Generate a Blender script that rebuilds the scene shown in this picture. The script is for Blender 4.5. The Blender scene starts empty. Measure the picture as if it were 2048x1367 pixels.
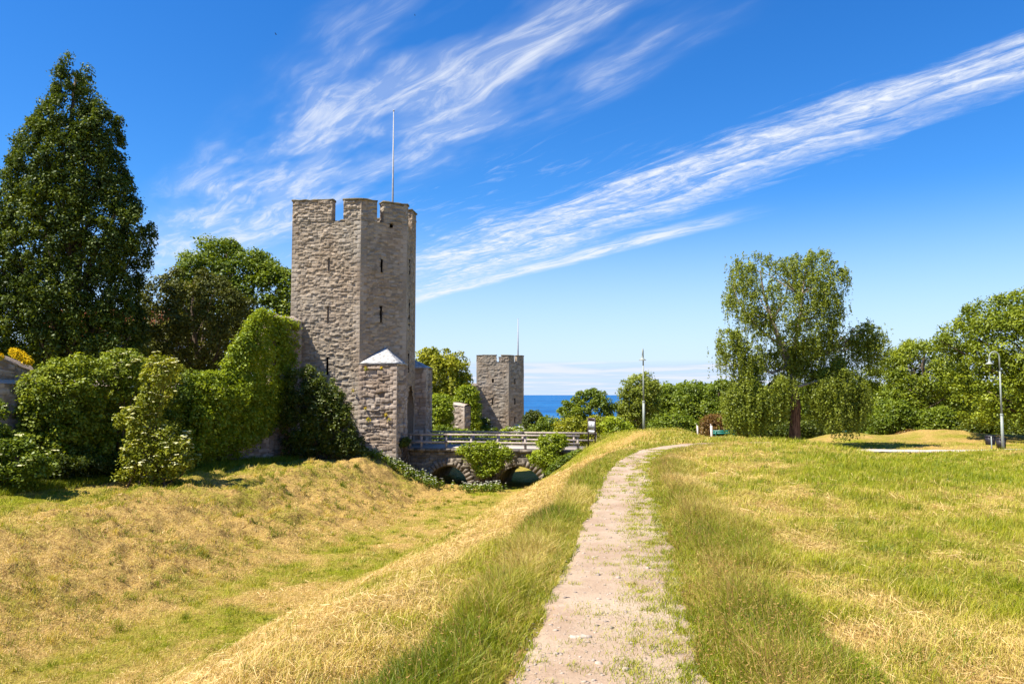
import bpy, math, random
import numpy as np
from mathutils import Vector

S = bpy.context.scene
COL = S.collection
rng = np.random.default_rng(7)
random.seed(7)

# ------------------------------------------------------------------ camera
FPX = 28.0 / 36.0 * 2048.0
PITCH = math.atan(105.5 / FPX)
EYE = 1.65
cam_d = bpy.data.cameras.new('camera')
cam = bpy.data.objects.new('camera', cam_d)
COL.objects.link(cam)
cam.location = (0, 0, EYE)
cam.rotation_euler = (math.pi / 2 + PITCH, 0, 0)
cam_d.lens = 28.0
cam_d.sensor_width = 36.0
cam_d.clip_start = 0.1
cam_d.clip_end = 90000.0
S.camera = cam

# ------------------------------------------------------------------ light
SUNV = Vector((-0.60, -0.27, 1.0)).normalized()
SUN_EL = math.asin(SUNV.z)
SUN_AZ = math.atan2(SUNV.x, SUNV.y)
sun_d = bpy.data.lights.new('sun', 'SUN')
sun_d.energy = 5.0
sun_d.angle = math.radians(0.53)
sun_d.color = (1.0, 0.93, 0.80)
sun = bpy.data.objects.new('sun', sun_d)
COL.objects.link(sun)
sun.rotation_euler = SUNV.to_track_quat('Z', 'Y').to_euler()

S.view_settings.view_transform = 'Standard'
S.view_settings.look = 'None'
S.view_settings.gamma = 1.0
S.view_settings.use_curve_mapping = False
S.view_settings.exposure = 1.18


class NT:
    """small helper to write node trees as expressions"""
    def __init__(self, tree):
        self.t = tree
        tree.nodes.clear()

    def n(self, typ, **kw):
        nd = self.t.nodes.new(typ)
        for k, v in kw.items():
            setattr(nd, k, v)
        return nd

    def put(self, sock, val):
        if isinstance(val, bpy.types.NodeSocket):
            self.t.links.new(val, sock)
        else:
            if sock.type == 'RGBA' and len(val) == 3:
                val = (*val, 1)
            sock.default_value = val

    def m(self, op, a, b=None, c=None, clamp=False):
        nd = self.n('ShaderNodeMath', operation=op, use_clamp=clamp)
        self.put(nd.inputs[0], a)
        if b is not None:
            self.put(nd.inputs[1], b)
        if c is not None:
            self.put(nd.inputs[2], c)
        return nd.outputs[0]

    def ss(self, v, a, b, c=0.0, d=1.0):
        nd = self.n('ShaderNodeMapRange', interpolation_type='SMOOTHSTEP')
        self.put(nd.inputs[0], v)
        for i, q in zip((1, 2, 3, 4), (a, b, c, d)):
            self.put(nd.inputs[i], q)
        return nd.outputs[0]

    def xyz(self, x, y, z=0.0):
        nd = self.n('ShaderNodeCombineXYZ')
        for i, q in enumerate((x, y, z)):
            self.put(nd.inputs[i], q)
        return nd.outputs[0]

    def sep(self, v):
        nd = self.n('ShaderNodeSeparateXYZ')
        self.put(nd.inputs[0], v)
        return nd.outputs

    def noise(self, vec, scale=1.0, detail=4.0, rough=0.55, dist=0.0):
        nd = self.n('ShaderNodeTexNoise')
        self.put(nd.inputs['Vector'], vec)
        nd.inputs['Scale'].default_value = scale
        nd.inputs['Detail'].default_value = detail
        nd.inputs['Roughness'].default_value = rough
        nd.inputs['Distortion'].default_value = dist
        return nd.outputs['Fac']

    def voro(self, vec, scale=1.0, feature='F1', out='Distance', rnd=1.0):
        nd = self.n('ShaderNodeTexVoronoi', feature=feature)
        self.put(nd.inputs['Vector'], vec)
        nd.inputs['Scale'].default_value = scale
        nd.inputs['Randomness'].default_value = rnd
        return nd.outputs[out]

    def mix(self, f, a, b, mode='MIX'):
        nd = self.n('ShaderNodeMix', data_type='RGBA', blend_type=mode)
        self.put(nd.inputs[0], f)
        self.put(nd.inputs[6], a)
        self.put(nd.inputs[7], b)
        return nd.outputs[2]

    def ramp(self, f, stops):
        nd = self.n('ShaderNodeValToRGB')
        el = nd.color_ramp.elements
        while len(el) < len(stops):
            el.new(0.5)
        for e, (p, c) in zip(el, stops):
            e.position = p
            e.color = (*c, 1)
        self.put(nd.inputs[0], f)
        return nd.outputs[0]

    def attr(self, name):
        nd = self.n('ShaderNodeAttribute')
        nd.attribute_name = name
        return nd.outputs['Fac']

    def pos(self):
        return self.n('ShaderNodeNewGeometry').outputs['Position']

    def vmul(self, v, s):
        nd = self.n('ShaderNodeVectorMath', operation='MULTIPLY')
        self.put(nd.inputs[0], v)
        nd.inputs[1].default_value = s
        return nd.outputs[0]


# ------------------------------------------------------------------ world
def build_world():
    w = bpy.data.worlds.new('World')
    S.world = w
    w.use_nodes = True
    N = NT(w.node_tree)
    sky = N.n('ShaderNodeTexSky')
    sky.sky_type = 'NISHITA'
    sky.sun_disc = False
    sky.sun_elevation = SUN_EL
    sky.sun_rotation = SUN_AZ
    sky.air_density = 1.0
    sky.dust_density = 0.4
    sky.ozone_density = 2.2
    tc = N.n('ShaderNodeTexCoord').outputs['Generated']
    dx, dy, dz = N.sep(tc)
    hs = N.n('ShaderNodeHueSaturation')
    N.put(hs.inputs['Color'], sky.outputs[0])
    hs.inputs['Saturation'].default_value = SKY_SAT
    hs.inputs['Hue'].default_value = 0.5
    hs.inputs['Value'].default_value = 1.0
    base = N.mix(1.0, hs.outputs[0], SKY_TINT, 'MULTIPLY')
    hz = N.m('SQRT', N.m('ADD', N.m('MULTIPLY', dx, dx), N.m('MULTIPLY', dy, dy)))
    t = N.m('DIVIDE', dz, N.m('MAXIMUM', hz, 0.001))
    # cirrus lie on a high plane; streaks all run along one wind direction
    inv = N.m('DIVIDE', 1.0, N.m('MAXIMUM', dz, 0.02))
    pX = N.m('MULTIPLY', dx, inv)
    pY = N.m('MULTIPLY', dy, inv)
    ex, ey = -0.541, 0.841
    a = N.m('ADD', N.m('MULTIPLY', pX, ex), N.m('MULTIPLY', pY, ey))
    b = N.m('ADD', N.m('MULTIPLY', pX, ey), N.m('MULTIPLY', pY, -ex))
    # wind warp so the streaks curl a little
    wv = N.noise(N.xyz(N.m('MULTIPLY', a, 0.9), N.m('MULTIPLY', b, 1.1), 3.3), 1.0, 2)
    b2 = N.m('ADD', b, N.m('MULTIPLY', N.m('SUBTRACT', wv, 0.5), 0.26))
    broad = N.noise(N.xyz(N.m('MULTIPLY', a, 1.1), N.m('MULTIPLY', b2, 3.4), 5.2), 1.0, 4, 0.55)
    streak = N.noise(N.xyz(N.m('MULTIPLY', a, 2.3), N.m('MULTIPLY', b2, 12.0), 7.0), 1.0, 9, 0.66, 0.75)
    fine = N.noise(N.xyz(N.m('MULTIPLY', a, 9.0), N.m('MULTIPLY', b2, 15.0), 1.0), 1.0, 7, 0.68, 0.6)
    # main band  (two strands that widen away from us)
    ctr = N.m('ADD', 2.50, N.m('MULTIPLY', a, 0.075))
    hw = N.m('ADD', 0.11, N.m('MULTIPLY', a, 0.080))
    rel = N.m('DIVIDE', N.m('SUBTRACT', b, ctr), hw)
    rel = N.m('ADD', rel, N.m('MULTIPLY', N.m('SUBTRACT', wv, 0.5), 1.1))
    rel = N.m('ADD', rel, N.m('MULTIPLY', N.m('SUBTRACT', streak, 0.5), 1.6))
    band = N.m('SUBTRACT', 1.0, N.ss(N.m('ABSOLUTE', rel), 0.35, 1.25))
    split = N.ss(N.m('ABSOLUTE', N.m('SUBTRACT', rel, 0.10)), 0.0, 0.28, 0.30, 1.0)
    band = N.m('MULTIPLY', N.m('MULTIPLY', band, split), N.ss(a, 9.5, 5.5))
    bt = N.m('ADD', N.m('MULTIPLY', streak, 0.42), N.m('MULTIPLY', fine, 0.58))
    main = N.m('MULTIPLY', band, N.ss(bt, 0.34, 0.68, 0.18, 1.12))
    main = N.m('MULTIPLY', main, N.ss(broad, 0.30, 0.55, 0.35, 1.0))
    # thin lower strand
    r3 = N.m('ABSOLUTE', N.m('SUBTRACT', b2, N.m('ADD', 3.42, N.m('MULTIPLY', N.m('SUBTRACT', a, 3.0), 0.05))))
    low = N.m('MULTIPLY', N.ss(r3, 0.20, 0.03), N.m('MULTIPLY', N.ss(a, 2.7, 3.8), N.ss(a, 9.5, 7.0)))
    low = N.m('MULTIPLY', low, N.ss(streak, 0.35, 0.6, 0.25, 0.95))
    # upper wispy field
    f1 = N.m('MULTIPLY', N.ss(b2, 0.58, 0.95), N.ss(b2, 1.78, 1.40))
    f1 = N.m('MULTIPLY', f1, N.m('MULTIPLY', N.ss(a, 1.2, 1.7), N.ss(a, 8.5, 5.0)))
    bm = N.ss(broad, 0.39, 0.60)
    upm = N.m('MULTIPLY', N.m('MULTIPLY', f1, bm), N.ss(streak, 0.30, 0.76, 0.10, 0.85))
    haze = N.m('MULTIPLY', f1, N.ss(broad, 0.34, 0.6, 0.0, 0.24))
    # faint threads between
    f2 = N.m('MULTIPLY', N.ss(b2, 1.5, 1.8), N.ss(b2, 2.6, 2.2))
    thr = N.m('MULTIPLY', N.m('MULTIPLY', f2, N.ss(a, 2.0, 3.2)), N.ss(streak, 0.52, 0.72, 0.0, 0.22))
    al = N.m('MAXIMUM', N.m('MAXIMUM', main, low), N.m('MAXIMUM', upm, N.m('MAXIMUM', haze, thr)))
    al = N.m('MULTIPLY', al, N.ss(dz, 0.03, 0.10), clamp=True)
    # pale bank of far clouds above the horizon
    az = N.m('ARCTAN2', dx, dy)
    bn = N.noise(N.xyz(N.m('MULTIPLY', az, 7.0), N.m('MULTIPLY', t, 150.0), 2.0), 1.0, 5, 0.6)
    bk = N.m('MULTIPLY', N.ss(t, 0.044, 0.037), N.ss(t, 0.0, 0.004, 0.55, 1.0))
    bank = N.m('MULTIPLY', bk, N.ss(bn, 0.34, 0.62, 0.30, 0.85))
    bkcol = N.mix(N.ss(bn, 0.42, 0.62), BANK_DARK, BANK_LIGHT)
    # horizon paling
    c = N.mix(N.ss(t, 0.26, -0.02, 0.0, HOR_MIX), base, HOR_COL)
    c = N.mix(bank, c, bkcol)
    c = N.mix(al, c, CLOUD_COL)
    bg = N.n('ShaderNodeBackground')
    N.put(bg.inputs['Color'], c)
    bg.inputs['Strength'].default_value = SKY_STR
    out = N.n('ShaderNodeOutputWorld')
    N.t.links.new(bg.outputs[0], out.inputs[0])


SKY_SAT = 1.36
SKY_TINT = (0.60, 0.92, 1.22)
SKY_STR = 0.072
HOR_COL = (4.7, 5.55, 7.1)
HOR_MIX = 0.92
CLOUD_COL = (5.6, 5.9, 6.4)
BANK_DARK = (3.2, 4.3, 6.2)
BANK_LIGHT = (5.2, 5.5, 6.4)
build_world()


# ------------------------------------------------------------------ helpers
def W(px, py, Y):
    """point at distance Y in front of the camera seen at photo pixel (px, py)"""
    u = (px - 1024.0) / FPX
    v = (683.5 - py) / FPX
    dy = math.cos(PITCH) - v * math.sin(PITCH)
    dz = math.sin(PITCH) + v * math.cos(PITCH)
    k = Y / dy
    return np.array([u * k, Y, EYE + dz * k])


_T = np.random.default_rng(99).random((256, 256))


def vn(x, y, seed=0):
    x = np.asarray(x, float) + seed * 17.31
    y = np.asarray(y, float) + seed * 7.77
    xi = np.floor(x).astype(int)
    yi = np.floor(y).astype(int)
    fx = x - xi
    fy = y - yi
    fx = fx * fx * (3 - 2 * fx)
    fy = fy * fy * (3 - 2 * fy)
    g = lambda i, j: _T[i & 255, j & 255]
    return ((g(xi, yi) * (1 - fx) + g(xi + 1, yi) * fx) * (1 - fy)
            + (g(xi, yi + 1) * (1 - fx) + g(xi + 1, yi + 1) * fx) * fy)


def fbm(x, y, seed=0, o=3):
    s = 0
    a = 0.5
    t = 0
    for i in range(o):
        s = s + a * vn(np.asarray(x) * 2 ** i, np.asarray(y) * 2 ** i, seed + i)
        t += a
        a *= 0.55
    return s / t


def sst(e0, e1, x):
    t = np.clip((np.asarray(x, float) - e0) / (e1 - e0), 0, 1)
    return t * t * (3 - 2 * t)


def mesh_obj(name, verts, faces, mat=None, parent=None, fattr=None, pattr=None, smooth=False, mats=None, midx=None):
    """faces: list of (M,k) index arrays"""
    if isinstance(faces, np.ndarray):
        faces = [faces]
    faces = [np.asarray(f, dtype=np.int32) for f in faces if len(f)]
    me = bpy.data.meshes.new(name)
    verts = np.asarray(verts, dtype=np.float32)
    me.vertices.add(len(verts))
    me.vertices.foreach_set('co', verts.ravel())
    tot = sum(f.size for f in faces)
    cnt = sum(len(f) for f in faces)
    me.loops.add(tot)
    me.loops.foreach_set('vertex_index', np.concatenate([f.ravel() for f in faces]))
    me.polygons.add(cnt)
    ks = np.concatenate([np.full(len(f), f.shape[1], dtype=np.int32) for f in faces])
    st = np.concatenate([[0], np.cumsum(ks)[:-1]]).astype(np.int32)
    me.polygons.foreach_set('loop_start', st)
    me.update(calc_edges=True)
    if smooth:
        me.polygons.foreach_set('use_smooth', np.ones(cnt, dtype=bool))
    for dct, dom in ((fattr, 'FACE'), (pattr, 'POINT')):
        if dct:
            for k, v in dct.items():
                at = me.attributes.new(k, 'FLOAT', dom)
                at.data.foreach_set('value', np.asarray(v, dtype=np.float32))
    if mats:
        for mm in mats:
            me.materials.append(mm)
        me.polygons.foreach_set('material_index', np.asarray(midx, dtype=np.int32))
    elif mat:
        me.materials.append(mat)
    o = bpy.data.objects.new(name, me)
    COL.objects.link(o)
    if parent:
        o.parent = parent
        o.matrix_parent_inverse.identity()
    return o


def tag(o, label=None, cat=None, group=None, kind=None):
    if label:
        o['label'] = label
    if cat:
        o['category'] = cat
    if group:
        o['group'] = group
    if kind:
        o['kind'] = kind
    return o


def thing(name, label, cat, group=None, loc=(0, 0, 0)):
    o = bpy.data.objects.new(name, None)
    COL.objects.link(o)
    o.location = loc
    o.empty_display_size = 0.3
    return tag(o, label, cat, group)


class MB:
    """collects polygons for one mesh; coordinates may be given relative to an origin"""
    def __init__(self):
        self.v = []
        self.f = {}
        self.n = 0

    def add(self, vs, fs):
        b = self.n
        self.v.extend([tuple(map(float, p)) for p in vs])
        self.n += len(vs)
        for f in fs:
            self.f.setdefault(len(f), []).append([b + i for i in f])

    def box(self, c, s, ux=(1, 0, 0), uy=(0, 1, 0), uz=(0, 0, 1), taper=1.0):
        c = np.array(c, float)
        ux, uy, uz = (np.array(q, float) for q in (ux, uy, uz))
        vs = []
        for k in (-1, 1):
            tp = taper if k > 0 else 1.0
            for i, j in ((-1, -1), (1, -1), (1, 1), (-1, 1)):
                vs.append(c + ux * i * s[0] / 2 * tp + uy * j * s[1] / 2 * tp + uz * k * s[2] / 2)
        self.add(vs, [(3, 2, 1, 0), (4, 5, 6, 7), (0, 1, 5, 4), (1, 2, 6, 5), (2, 3, 7, 6), (3, 0, 4, 7)])

    def tube(self, pts, rad, sides=8, cap=True):
        pts = [np.array(p, float) for p in pts]
        if np.isscalar(rad):
            rad = [rad] * len(pts)
        ref = np.array([0.13, 0.97, 0.2])
        rings = []
        for i, p in enumerate(pts):
            d = pts[min(i + 1, len(pts) - 1)] - pts[max(i - 1, 0)]
            d = d / (np.linalg.norm(d) + 1e-9)
            if abs(d @ ref) > 0.95:
                ref = np.array([0.97, 0.1, 0.2])
            a = np.cross(d, ref)
            a /= np.linalg.norm(a)
            b = np.cross(d, a)
            rings.append([p + rad[i] * (a * math.cos(2 * math.pi * k / sides) + b * math.sin(2 * math.pi * k / sides)) for k in range(sides)])
        vs = [q for r in rings for q in r]
        fs = []
        for i in range(len(pts) - 1):
            for k in range(sides):
                k2 = (k + 1) % sides
                fs.append((i * sides + k2, i * sides + k, (i + 1) * sides + k, (i + 1) * sides + k2))
        if cap:
            fs.append(tuple(range(sides)))
            fs.append(tuple((len(pts) - 1) * sides + k for k in reversed(range(sides))))
        self.add(vs, fs)

    def lathe(self, c, prof, sides=20, ax=None):
        c = np.array(c, float)
        vs = []
        for r, z in prof:
            for k in range(sides):
                an = 2 * math.pi * k / sides
                vs.append(c + np.array([r * math.cos(an), r * math.sin(an), z]))
        fs = []
        for i in range(len(prof) - 1):
            for k in range(sides):
                k2 = (k + 1) % sides
                fs.append((i * sides + k, i * sides + k2, (i + 1) * sides + k2, (i + 1) * sides + k))
        self.add(vs, fs)

    def build(self, name, mat, parent=None, smooth=False, **kw):
        off = np.zeros(3)
        if parent is not None:
            off = np.array(parent.get('_o', (0, 0, 0)), float)
        return mesh_obj(name, np.array(self.v), [np.array(q) for q in self.f.values()], mat, parent, smooth=smooth, **kw)


# ------------------------------------------------------------------ materials
def new_mat(name):
    m = bpy.data.materials.new(name)
    m.use_nodes = True
    return m, NT(m.node_tree)


def finish(N, shader, bump=None, strength=0.5, dist=0.02):
    out = N.n('ShaderNodeOutputMaterial')
    N.t.links.new(shader, out.inputs[0])


def principled(N, col, rough=0.8, spec=0.3, metal=0.0, bump=None, bs=0.5, bd=0.02):
    p = N.n('ShaderNodeBsdfPrincipled')
    N.put(p.inputs['Base Color'], col)
    N.put(p.inputs['Roughness'], rough)
    p.inputs['Specular IOR Level'].default_value = spec
    p.inputs['Metallic'].default_value = metal
    if bump is not None:
        b = N.n('ShaderNodeBump')
        b.inputs['Strength'].default_value = bs
        b.inputs['Distance'].default_value = bd
        N.put(b.inputs['Height'], bump)
        N.t.links.new(b.outputs[0], p.inputs['Normal'])
    return p.outputs[0]


def leaf_mat(name, stops, trans=0.35, tcol=1.25, gloss=0.025, rough=0.5):
    m, N = new_mat(name)
    v = N.attr('v')
    nz = N.noise(N.pos(), 0.8, 2)
    f = N.m('ADD', v, N.m('MULTIPLY', N.m('SUBTRACT', nz, 0.5), 0.5), clamp=True)
    c = N.ramp(f, stops)
    d = N.n('ShaderNodeBsdfDiffuse')
    N.put(d.inputs['Color'], c)
    t = N.n('ShaderNodeBsdfTranslucent')
    N.put(t.inputs['Color'], N.mix(1.0, c, (1.25 * tcol, 1.2 * tcol, 0.45 * tcol), 'MULTIPLY'))
    mx = N.n('ShaderNodeMixShader')
    mx.inputs[0].default_value = trans
    N.t.links.new(d.outputs[0], mx.inputs[1])
    N.t.links.new(t.outputs[0], mx.inputs[2])
    g = N.n('ShaderNodeBsdfGlossy')
    g.inputs['Roughness'].default_value = rough
    g.inputs['Color'].default_value = (0.8, 0.85, 0.8, 1)
    mg = N.n('ShaderNodeMixShader')
    mg.inputs[0].default_value = gloss
    N.t.links.new(mx.outputs[0], mg.inputs[1])
    N.t.links.new(g.outputs[0], mg.inputs[2])
    finish(N, mg.outputs[0])
    return m


M = {}
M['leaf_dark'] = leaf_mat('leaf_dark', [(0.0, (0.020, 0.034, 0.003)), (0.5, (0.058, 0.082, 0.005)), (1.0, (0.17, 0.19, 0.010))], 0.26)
M['leaf_cone'] = leaf_mat('leaf_cone', [(0.0, (0.014, 0.026, 0.002)), (0.5, (0.048, 0.075, 0.004)), (1.0, (0.16, 0.19, 0.008))], 0.22)
M['leaf_lime'] = leaf_mat('leaf_lime', [(0.0, (0.055, 0.085, 0.004)), (0.5, (0.15, 0.19, 0.008)), (1.0, (0.30, 0.33, 0.02))], 0.28)
M['leaf_mid'] = leaf_mat('leaf_mid', [(0.0, (0.038, 0.068, 0.004)), (0.5, (0.105, 0.15, 0.007)), (1.0, (0.24, 0.28, 0.014))], 0.30)
M['leaf_bright'] = leaf_mat('leaf_bright', [(0.0, (0.08, 0.12, 0.004)), (0.5, (0.20, 0.255, 0.008)), (1.0, (0.36, 0.40, 0.018))], 0.32)
M['leaf_brown'] = leaf_mat('leaf_brown', [(0.0, (0.026, 0.034, 0.005)), (0.55, (0.075, 0.085, 0.009)), (1.0, (0.19, 0.17, 0.022))], 0.20)
M['leaf_birch'] = leaf_mat('leaf_birch', [(0.0, (0.070, 0.090, 0.010)), (0.5, (0.17, 0.205, 0.018)), (1.0, (0.31, 0.34, 0.040))], 0.30)
M['leaf_yellow'] = leaf_mat('leaf_yellow', [(0.0, (0.075, 0.100, 0.006)), (0.5, (0.21, 0.23, 0.010)), (1.0, (0.40, 0.37, 0.028))], 0.28)
M['leaf_red'] = leaf_mat('leaf_red', [(0.0, (0.06, 0.035, 0.010)), (0.5, (0.15, 0.075, 0.018)), (1.0, (0.22, 0.16, 0.03))], 0.25)
M['flower_cream'] = leaf_mat('flower_cream', [(0.0, (0.50, 0.50, 0.22)), (1.0, (0.80, 0.78, 0.48))], 0.2, 1.0, 0.0)
M['flower_white'] = leaf_mat('flower_white', [(0.0, (0.6, 0.6, 0.5)), (1.0, (0.82, 0.82, 0.74))], 0.2, 1.0, 0.0)
M['flower_yellow'] = leaf_mat('flower_yellow', [(0.0, (0.55, 0.36, 0.01)), (1.0, (0.80, 0.55, 0.02))], 0.2, 1.0, 0.0)
M['grass_long'] = leaf_mat('grass_long', [(0.0, (0.10, 0.14, 0.004)), (0.35, (0.24, 0.27, 0.008)), (0.65, (0.42, 0.36, 0.06)), (1.0, (0.64, 0.48, 0.18))], 0.32, 1.0, 0.02)
M['grass_short'] = leaf_mat('grass_short', [(0.0, (0.14, 0.18, 0.003)), (0.4, (0.33, 0.33, 0.008)), (0.7, (0.56, 0.43, 0.11)), (1.0, (0.72, 0.52, 0.22))], 0.28, 1.0, 0.02)
M['seed_head'] = leaf_mat('seed_head', [(0.0, (0.20, 0.10, 0.03)), (1.0, (0.50, 0.32, 0.12))], 0.2, 1.0, 0.0)
M['straw'] = leaf_mat('straw', [(0.0, (0.28, 0.16, 0.045)), (0.5, (0.50, 0.33, 0.11)), (1.0, (0.74, 0.54, 0.24))], 0.15, 1.0, 0.03)


def mat_stone(name, c0, c1, c2, mortar, mo=0.6, grain=0.5):
    m, N = new_mat(name)
    p = N.pos()
    v = N.attr('v')
    j = N.attr('j')
    n1 = N.noise(p, 0.35, 3)
    n2 = N.noise(N.vmul(p, (1, 1, 2.2)), 7.0, 5, 0.65)
    f = N.m('ADD', v, N.m('MULTIPLY', N.m('SUBTRACT', n2, 0.5), 0.9), clamp=True)
    c = N.ramp(f, [(0.0, c0), (0.5, c1), (1.0, c2)])
    c = N.mix(N.m('MULTIPLY', j, mo), c, mortar)
    c = N.mix(N.ss(n1, 0.40, 0.68, 0.0, 0.35), c, N.mix(1.0, c, (1.12, 0.90, 0.72), 'MULTIPLY'))
    li = N.noise(p, 2.3, 6, 0.7)
    c = N.mix(N.ss(li, 0.60, 0.70, 0.0, 0.45), c, (0.10, 0.085, 0.065))
    vs_ = N.noise(N.vmul(p, (1.6, 1.6, 0.16)), 1.0, 5, 0.65)
    c = N.mix(N.ss(vs_, 0.52, 0.70, 0.0, 0.38), c, N.mix(1.0, c, (0.55, 0.50, 0.46), 'MULTIPLY'))
    bm = N.m('ADD', N.noise(N.vmul(p, (1, 1, 2.5)), 9.0, 6, 0.7), N.m('MULTIPLY', N.noise(p, 30.0, 3), 0.4))
    finish(N, principled(N, c, 0.92, 0.15, bump=bm, bs=grain, bd=0.06))
    return m


M['stone'] = mat_stone('limestone', (0.19, 0.162, 0.13), (0.295, 0.250, 0.202), (0.395, 0.345, 0.285), (0.31, 0.245, 0.165))
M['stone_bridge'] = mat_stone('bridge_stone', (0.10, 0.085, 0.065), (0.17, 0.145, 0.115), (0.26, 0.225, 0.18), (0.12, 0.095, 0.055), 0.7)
M['stone_wall'] = mat_stone('wall_stone', (0.19, 0.155, 0.125), (0.32, 0.265, 0.22), (0.44, 0.38, 0.325), (0.19, 0.145, 0.105), 0.7)


def mat_simple(name, c, rough=0.7, spec=0.3, metal=0.0, vary=0.25, scale=6.0, stretch=(1, 1, 1), bs=0.2):
    m, N = new_mat(name)
    p = N.vmul(N.pos(), stretch)
    n = N.noise(p, scale, 5, 0.6)
    lo = tuple(q * (1 - vary) for q in c)
    hi = tuple(min(1, q * (1 + vary)) for q in c)
    col = N.mix(N.ss(n, 0.3, 0.7), lo, hi)
    finish(N, principled(N, col, rough, spec, metal, bump=n, bs=bs, bd=0.01))
    return m


M['cap'] = mat_simple('capstone', (0.14, 0.115, 0.07), 0.95, 0.1, vary=0.5, scale=3)
M['lime_roof'] = mat_simple('lime_roof', (0.38, 0.37, 0.36), 0.9, 0.1, vary=0.6, scale=4.5, stretch=(1, 1, 4), bs=0.8)
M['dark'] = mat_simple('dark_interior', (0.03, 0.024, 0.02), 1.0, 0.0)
M['wood'] = mat_simple('weathered_wood', (0.34, 0.285, 0.25), 0.85, 0.2, vary=0.35, scale=5, stretch=(6, 6, 1), bs=0.4)
M['wood_white'] = mat_simple('pale_wood', (0.62, 0.54, 0.50), 0.8, 0.2, vary=0.2, scale=5, stretch=(4, 4, 1))
M['deck'] = mat_simple('bridge_gravel', (0.42, 0.36, 0.31), 0.95, 0.1, vary=0.15, scale=20)
M['galv'] = mat_simple('galvanised_steel', (0.25, 0.275, 0.245), 0.55, 0.4, 0.0, vary=0.1)
M['flagpole'] = mat_simple('flagpole_metal', (0.30, 0.29, 0.29), 0.5, 0.4, 0.0, vary=0.15)
M['bin'] = mat_simple('bin_plastic', (0.018, 0.014, 0.018), 0.5, 0.4, vary=0.2)
M['sign_frame'] = mat_simple('sign_frame', (0.030, 0.018, 0.022), 0.5, 0.4, vary=0.2)
M['sign_white'] = mat_simple('sign_white', (0.66, 0.68, 0.72), 0.5, 0.3, vary=0.03)
M['sign_grey'] = mat_simple('sign_map', (0.42, 0.44, 0.48), 0.5, 0.3, vary=0.1, scale=20)
M['sign_ink'] = mat_simple('sign_ink', (0.10, 0.12, 0.16), 0.5, 0.3)
M['sign_red'] = mat_simple('sign_red', (0.45, 0.06, 0.06), 0.5, 0.3)
M['bench_green'] = mat_simple('bench_green', (0.005, 0.13, 0.10), 0.45, 0.4, vary=0.15)
M['black'] = mat_simple('bird_black', (0.02, 0.02, 0.022), 0.7, 0.2)
M['bark'] = mat_simple('bark', (0.10, 0.075, 0.055), 0.95, 0.1, vary=0.5, scale=4, stretch=(3, 3, 0.7), bs=0.8)
M['bark_red'] = mat_simple('bark_red', (0.16, 0.085, 0.055), 0.95, 0.1, vary=0.55, scale=4, stretch=(3, 3, 0.6), bs=0.9)
M['bark_birch'] = mat_simple('bark_birch', (0.27, 0.22, 0.18), 0.9, 0.1, vary=0.55, scale=3, bs=0.5)
M['roof_tile'] = mat_simple('roof_tile', (0.32, 0.10, 0.05), 0.9, 0.1, vary=0.3, scale=8)
M['plaster'] = mat_simple('plaster', (0.65, 0.55, 0.5), 0.9, 0.1, vary=0.1)
M['pebble'] = mat_simple('pebble', (0.33, 0.265, 0.21), 0.9, 0.2, vary=0.4, scale=12)


def mat_ground():
    m, N = new_mat('ground_grass')
    p = N.pos()
    g = N.attr('green')
    br = N.attr('brown')
    n1 = N.noise(p, 1.1, 6, 0.65)
    n2 = N.noise(p, 9.0, 5, 0.7)
    n3 = N.noise(N.vmul(p, (1.0, 0.5, 1.0)), 30.0, 4, 0.7)
    f = N.m('ADD', g, N.m('ADD', N.m('MULTIPLY', N.m('SUBTRACT', n1, 0.5), 1.1), N.m('MULTIPLY', N.m('SUBTRACT', n2, 0.5), 1.3)), clamp=True)
    straw = N.ramp(N.ss(n3, 0.25, 0.75), [(0.0, (0.20, 0.115, 0.033)), (0.5, (0.42, 0.27, 0.08)), (1.0, (0.60, 0.42, 0.17))])
    gr = N.ramp(N.ss(n3, 0.25, 0.75), [(0.0, (0.06, 0.07, 0.004)), (0.5, (0.19, 0.205, 0.010)), (1.0, (0.36, 0.36, 0.035))])
    c = N.mix(f, straw, gr)
    c = N.mix(N.m('MULTIPLY', N.ss(N.noise(p, 5.0, 5, 0.7), 0.48, 0.66), N.m('MULTIPLY', br, 0.85)), c, (0.15, 0.085, 0.03))
    bm = N.m('ADD', N.noise(p, 4.0, 6, 0.7), N.m('MULTIPLY', N.noise(p, 30.0, 4, 0.7), 0.5))
    finish(N, principled(N, c, 1.0, 0.05, bump=bm, bs=1.0, bd=0.12))
    return m


def mat_path():
    m, N = new_mat('trodden_earth')
    p = N.pos()
    n1 = N.noise(p, 0.9, 5, 0.6)
    n2 = N.noise(p, 7.0, 6, 0.7)
    n3 = N.noise(p, 60.0, 3, 0.7)
    c = N.mix(N.ss(n1, 0.35, 0.65), (0.30, 0.208, 0.140), (0.39, 0.295, 0.21))
    c = N.mix(N.ss(n2, 0.50, 0.74, 0.0, 0.45), c, (0.45, 0.36, 0.285))
    c = N.mix(N.ss(n3, 0.50, 0.75, 0.0, 0.5), c, (0.20, 0.135, 0.09))
    vd = N.voro(p, 26.0)
    c = N.mix(N.ss(vd, 0.16, 0.08, 0.0, 0.35), c, (0.50, 0.42, 0.34))
    bm = N.m('ADD', n2, N.m('ADD', N.m('MULTIPLY', n3, 0.35), N.m('MULTIPLY', N.ss(vd, 0.25, 0.05), 0.25)))
    finish(N, principled(N, c, 0.95, 0.1, bump=bm, bs=0.7, bd=0.035))
    return m


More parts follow.
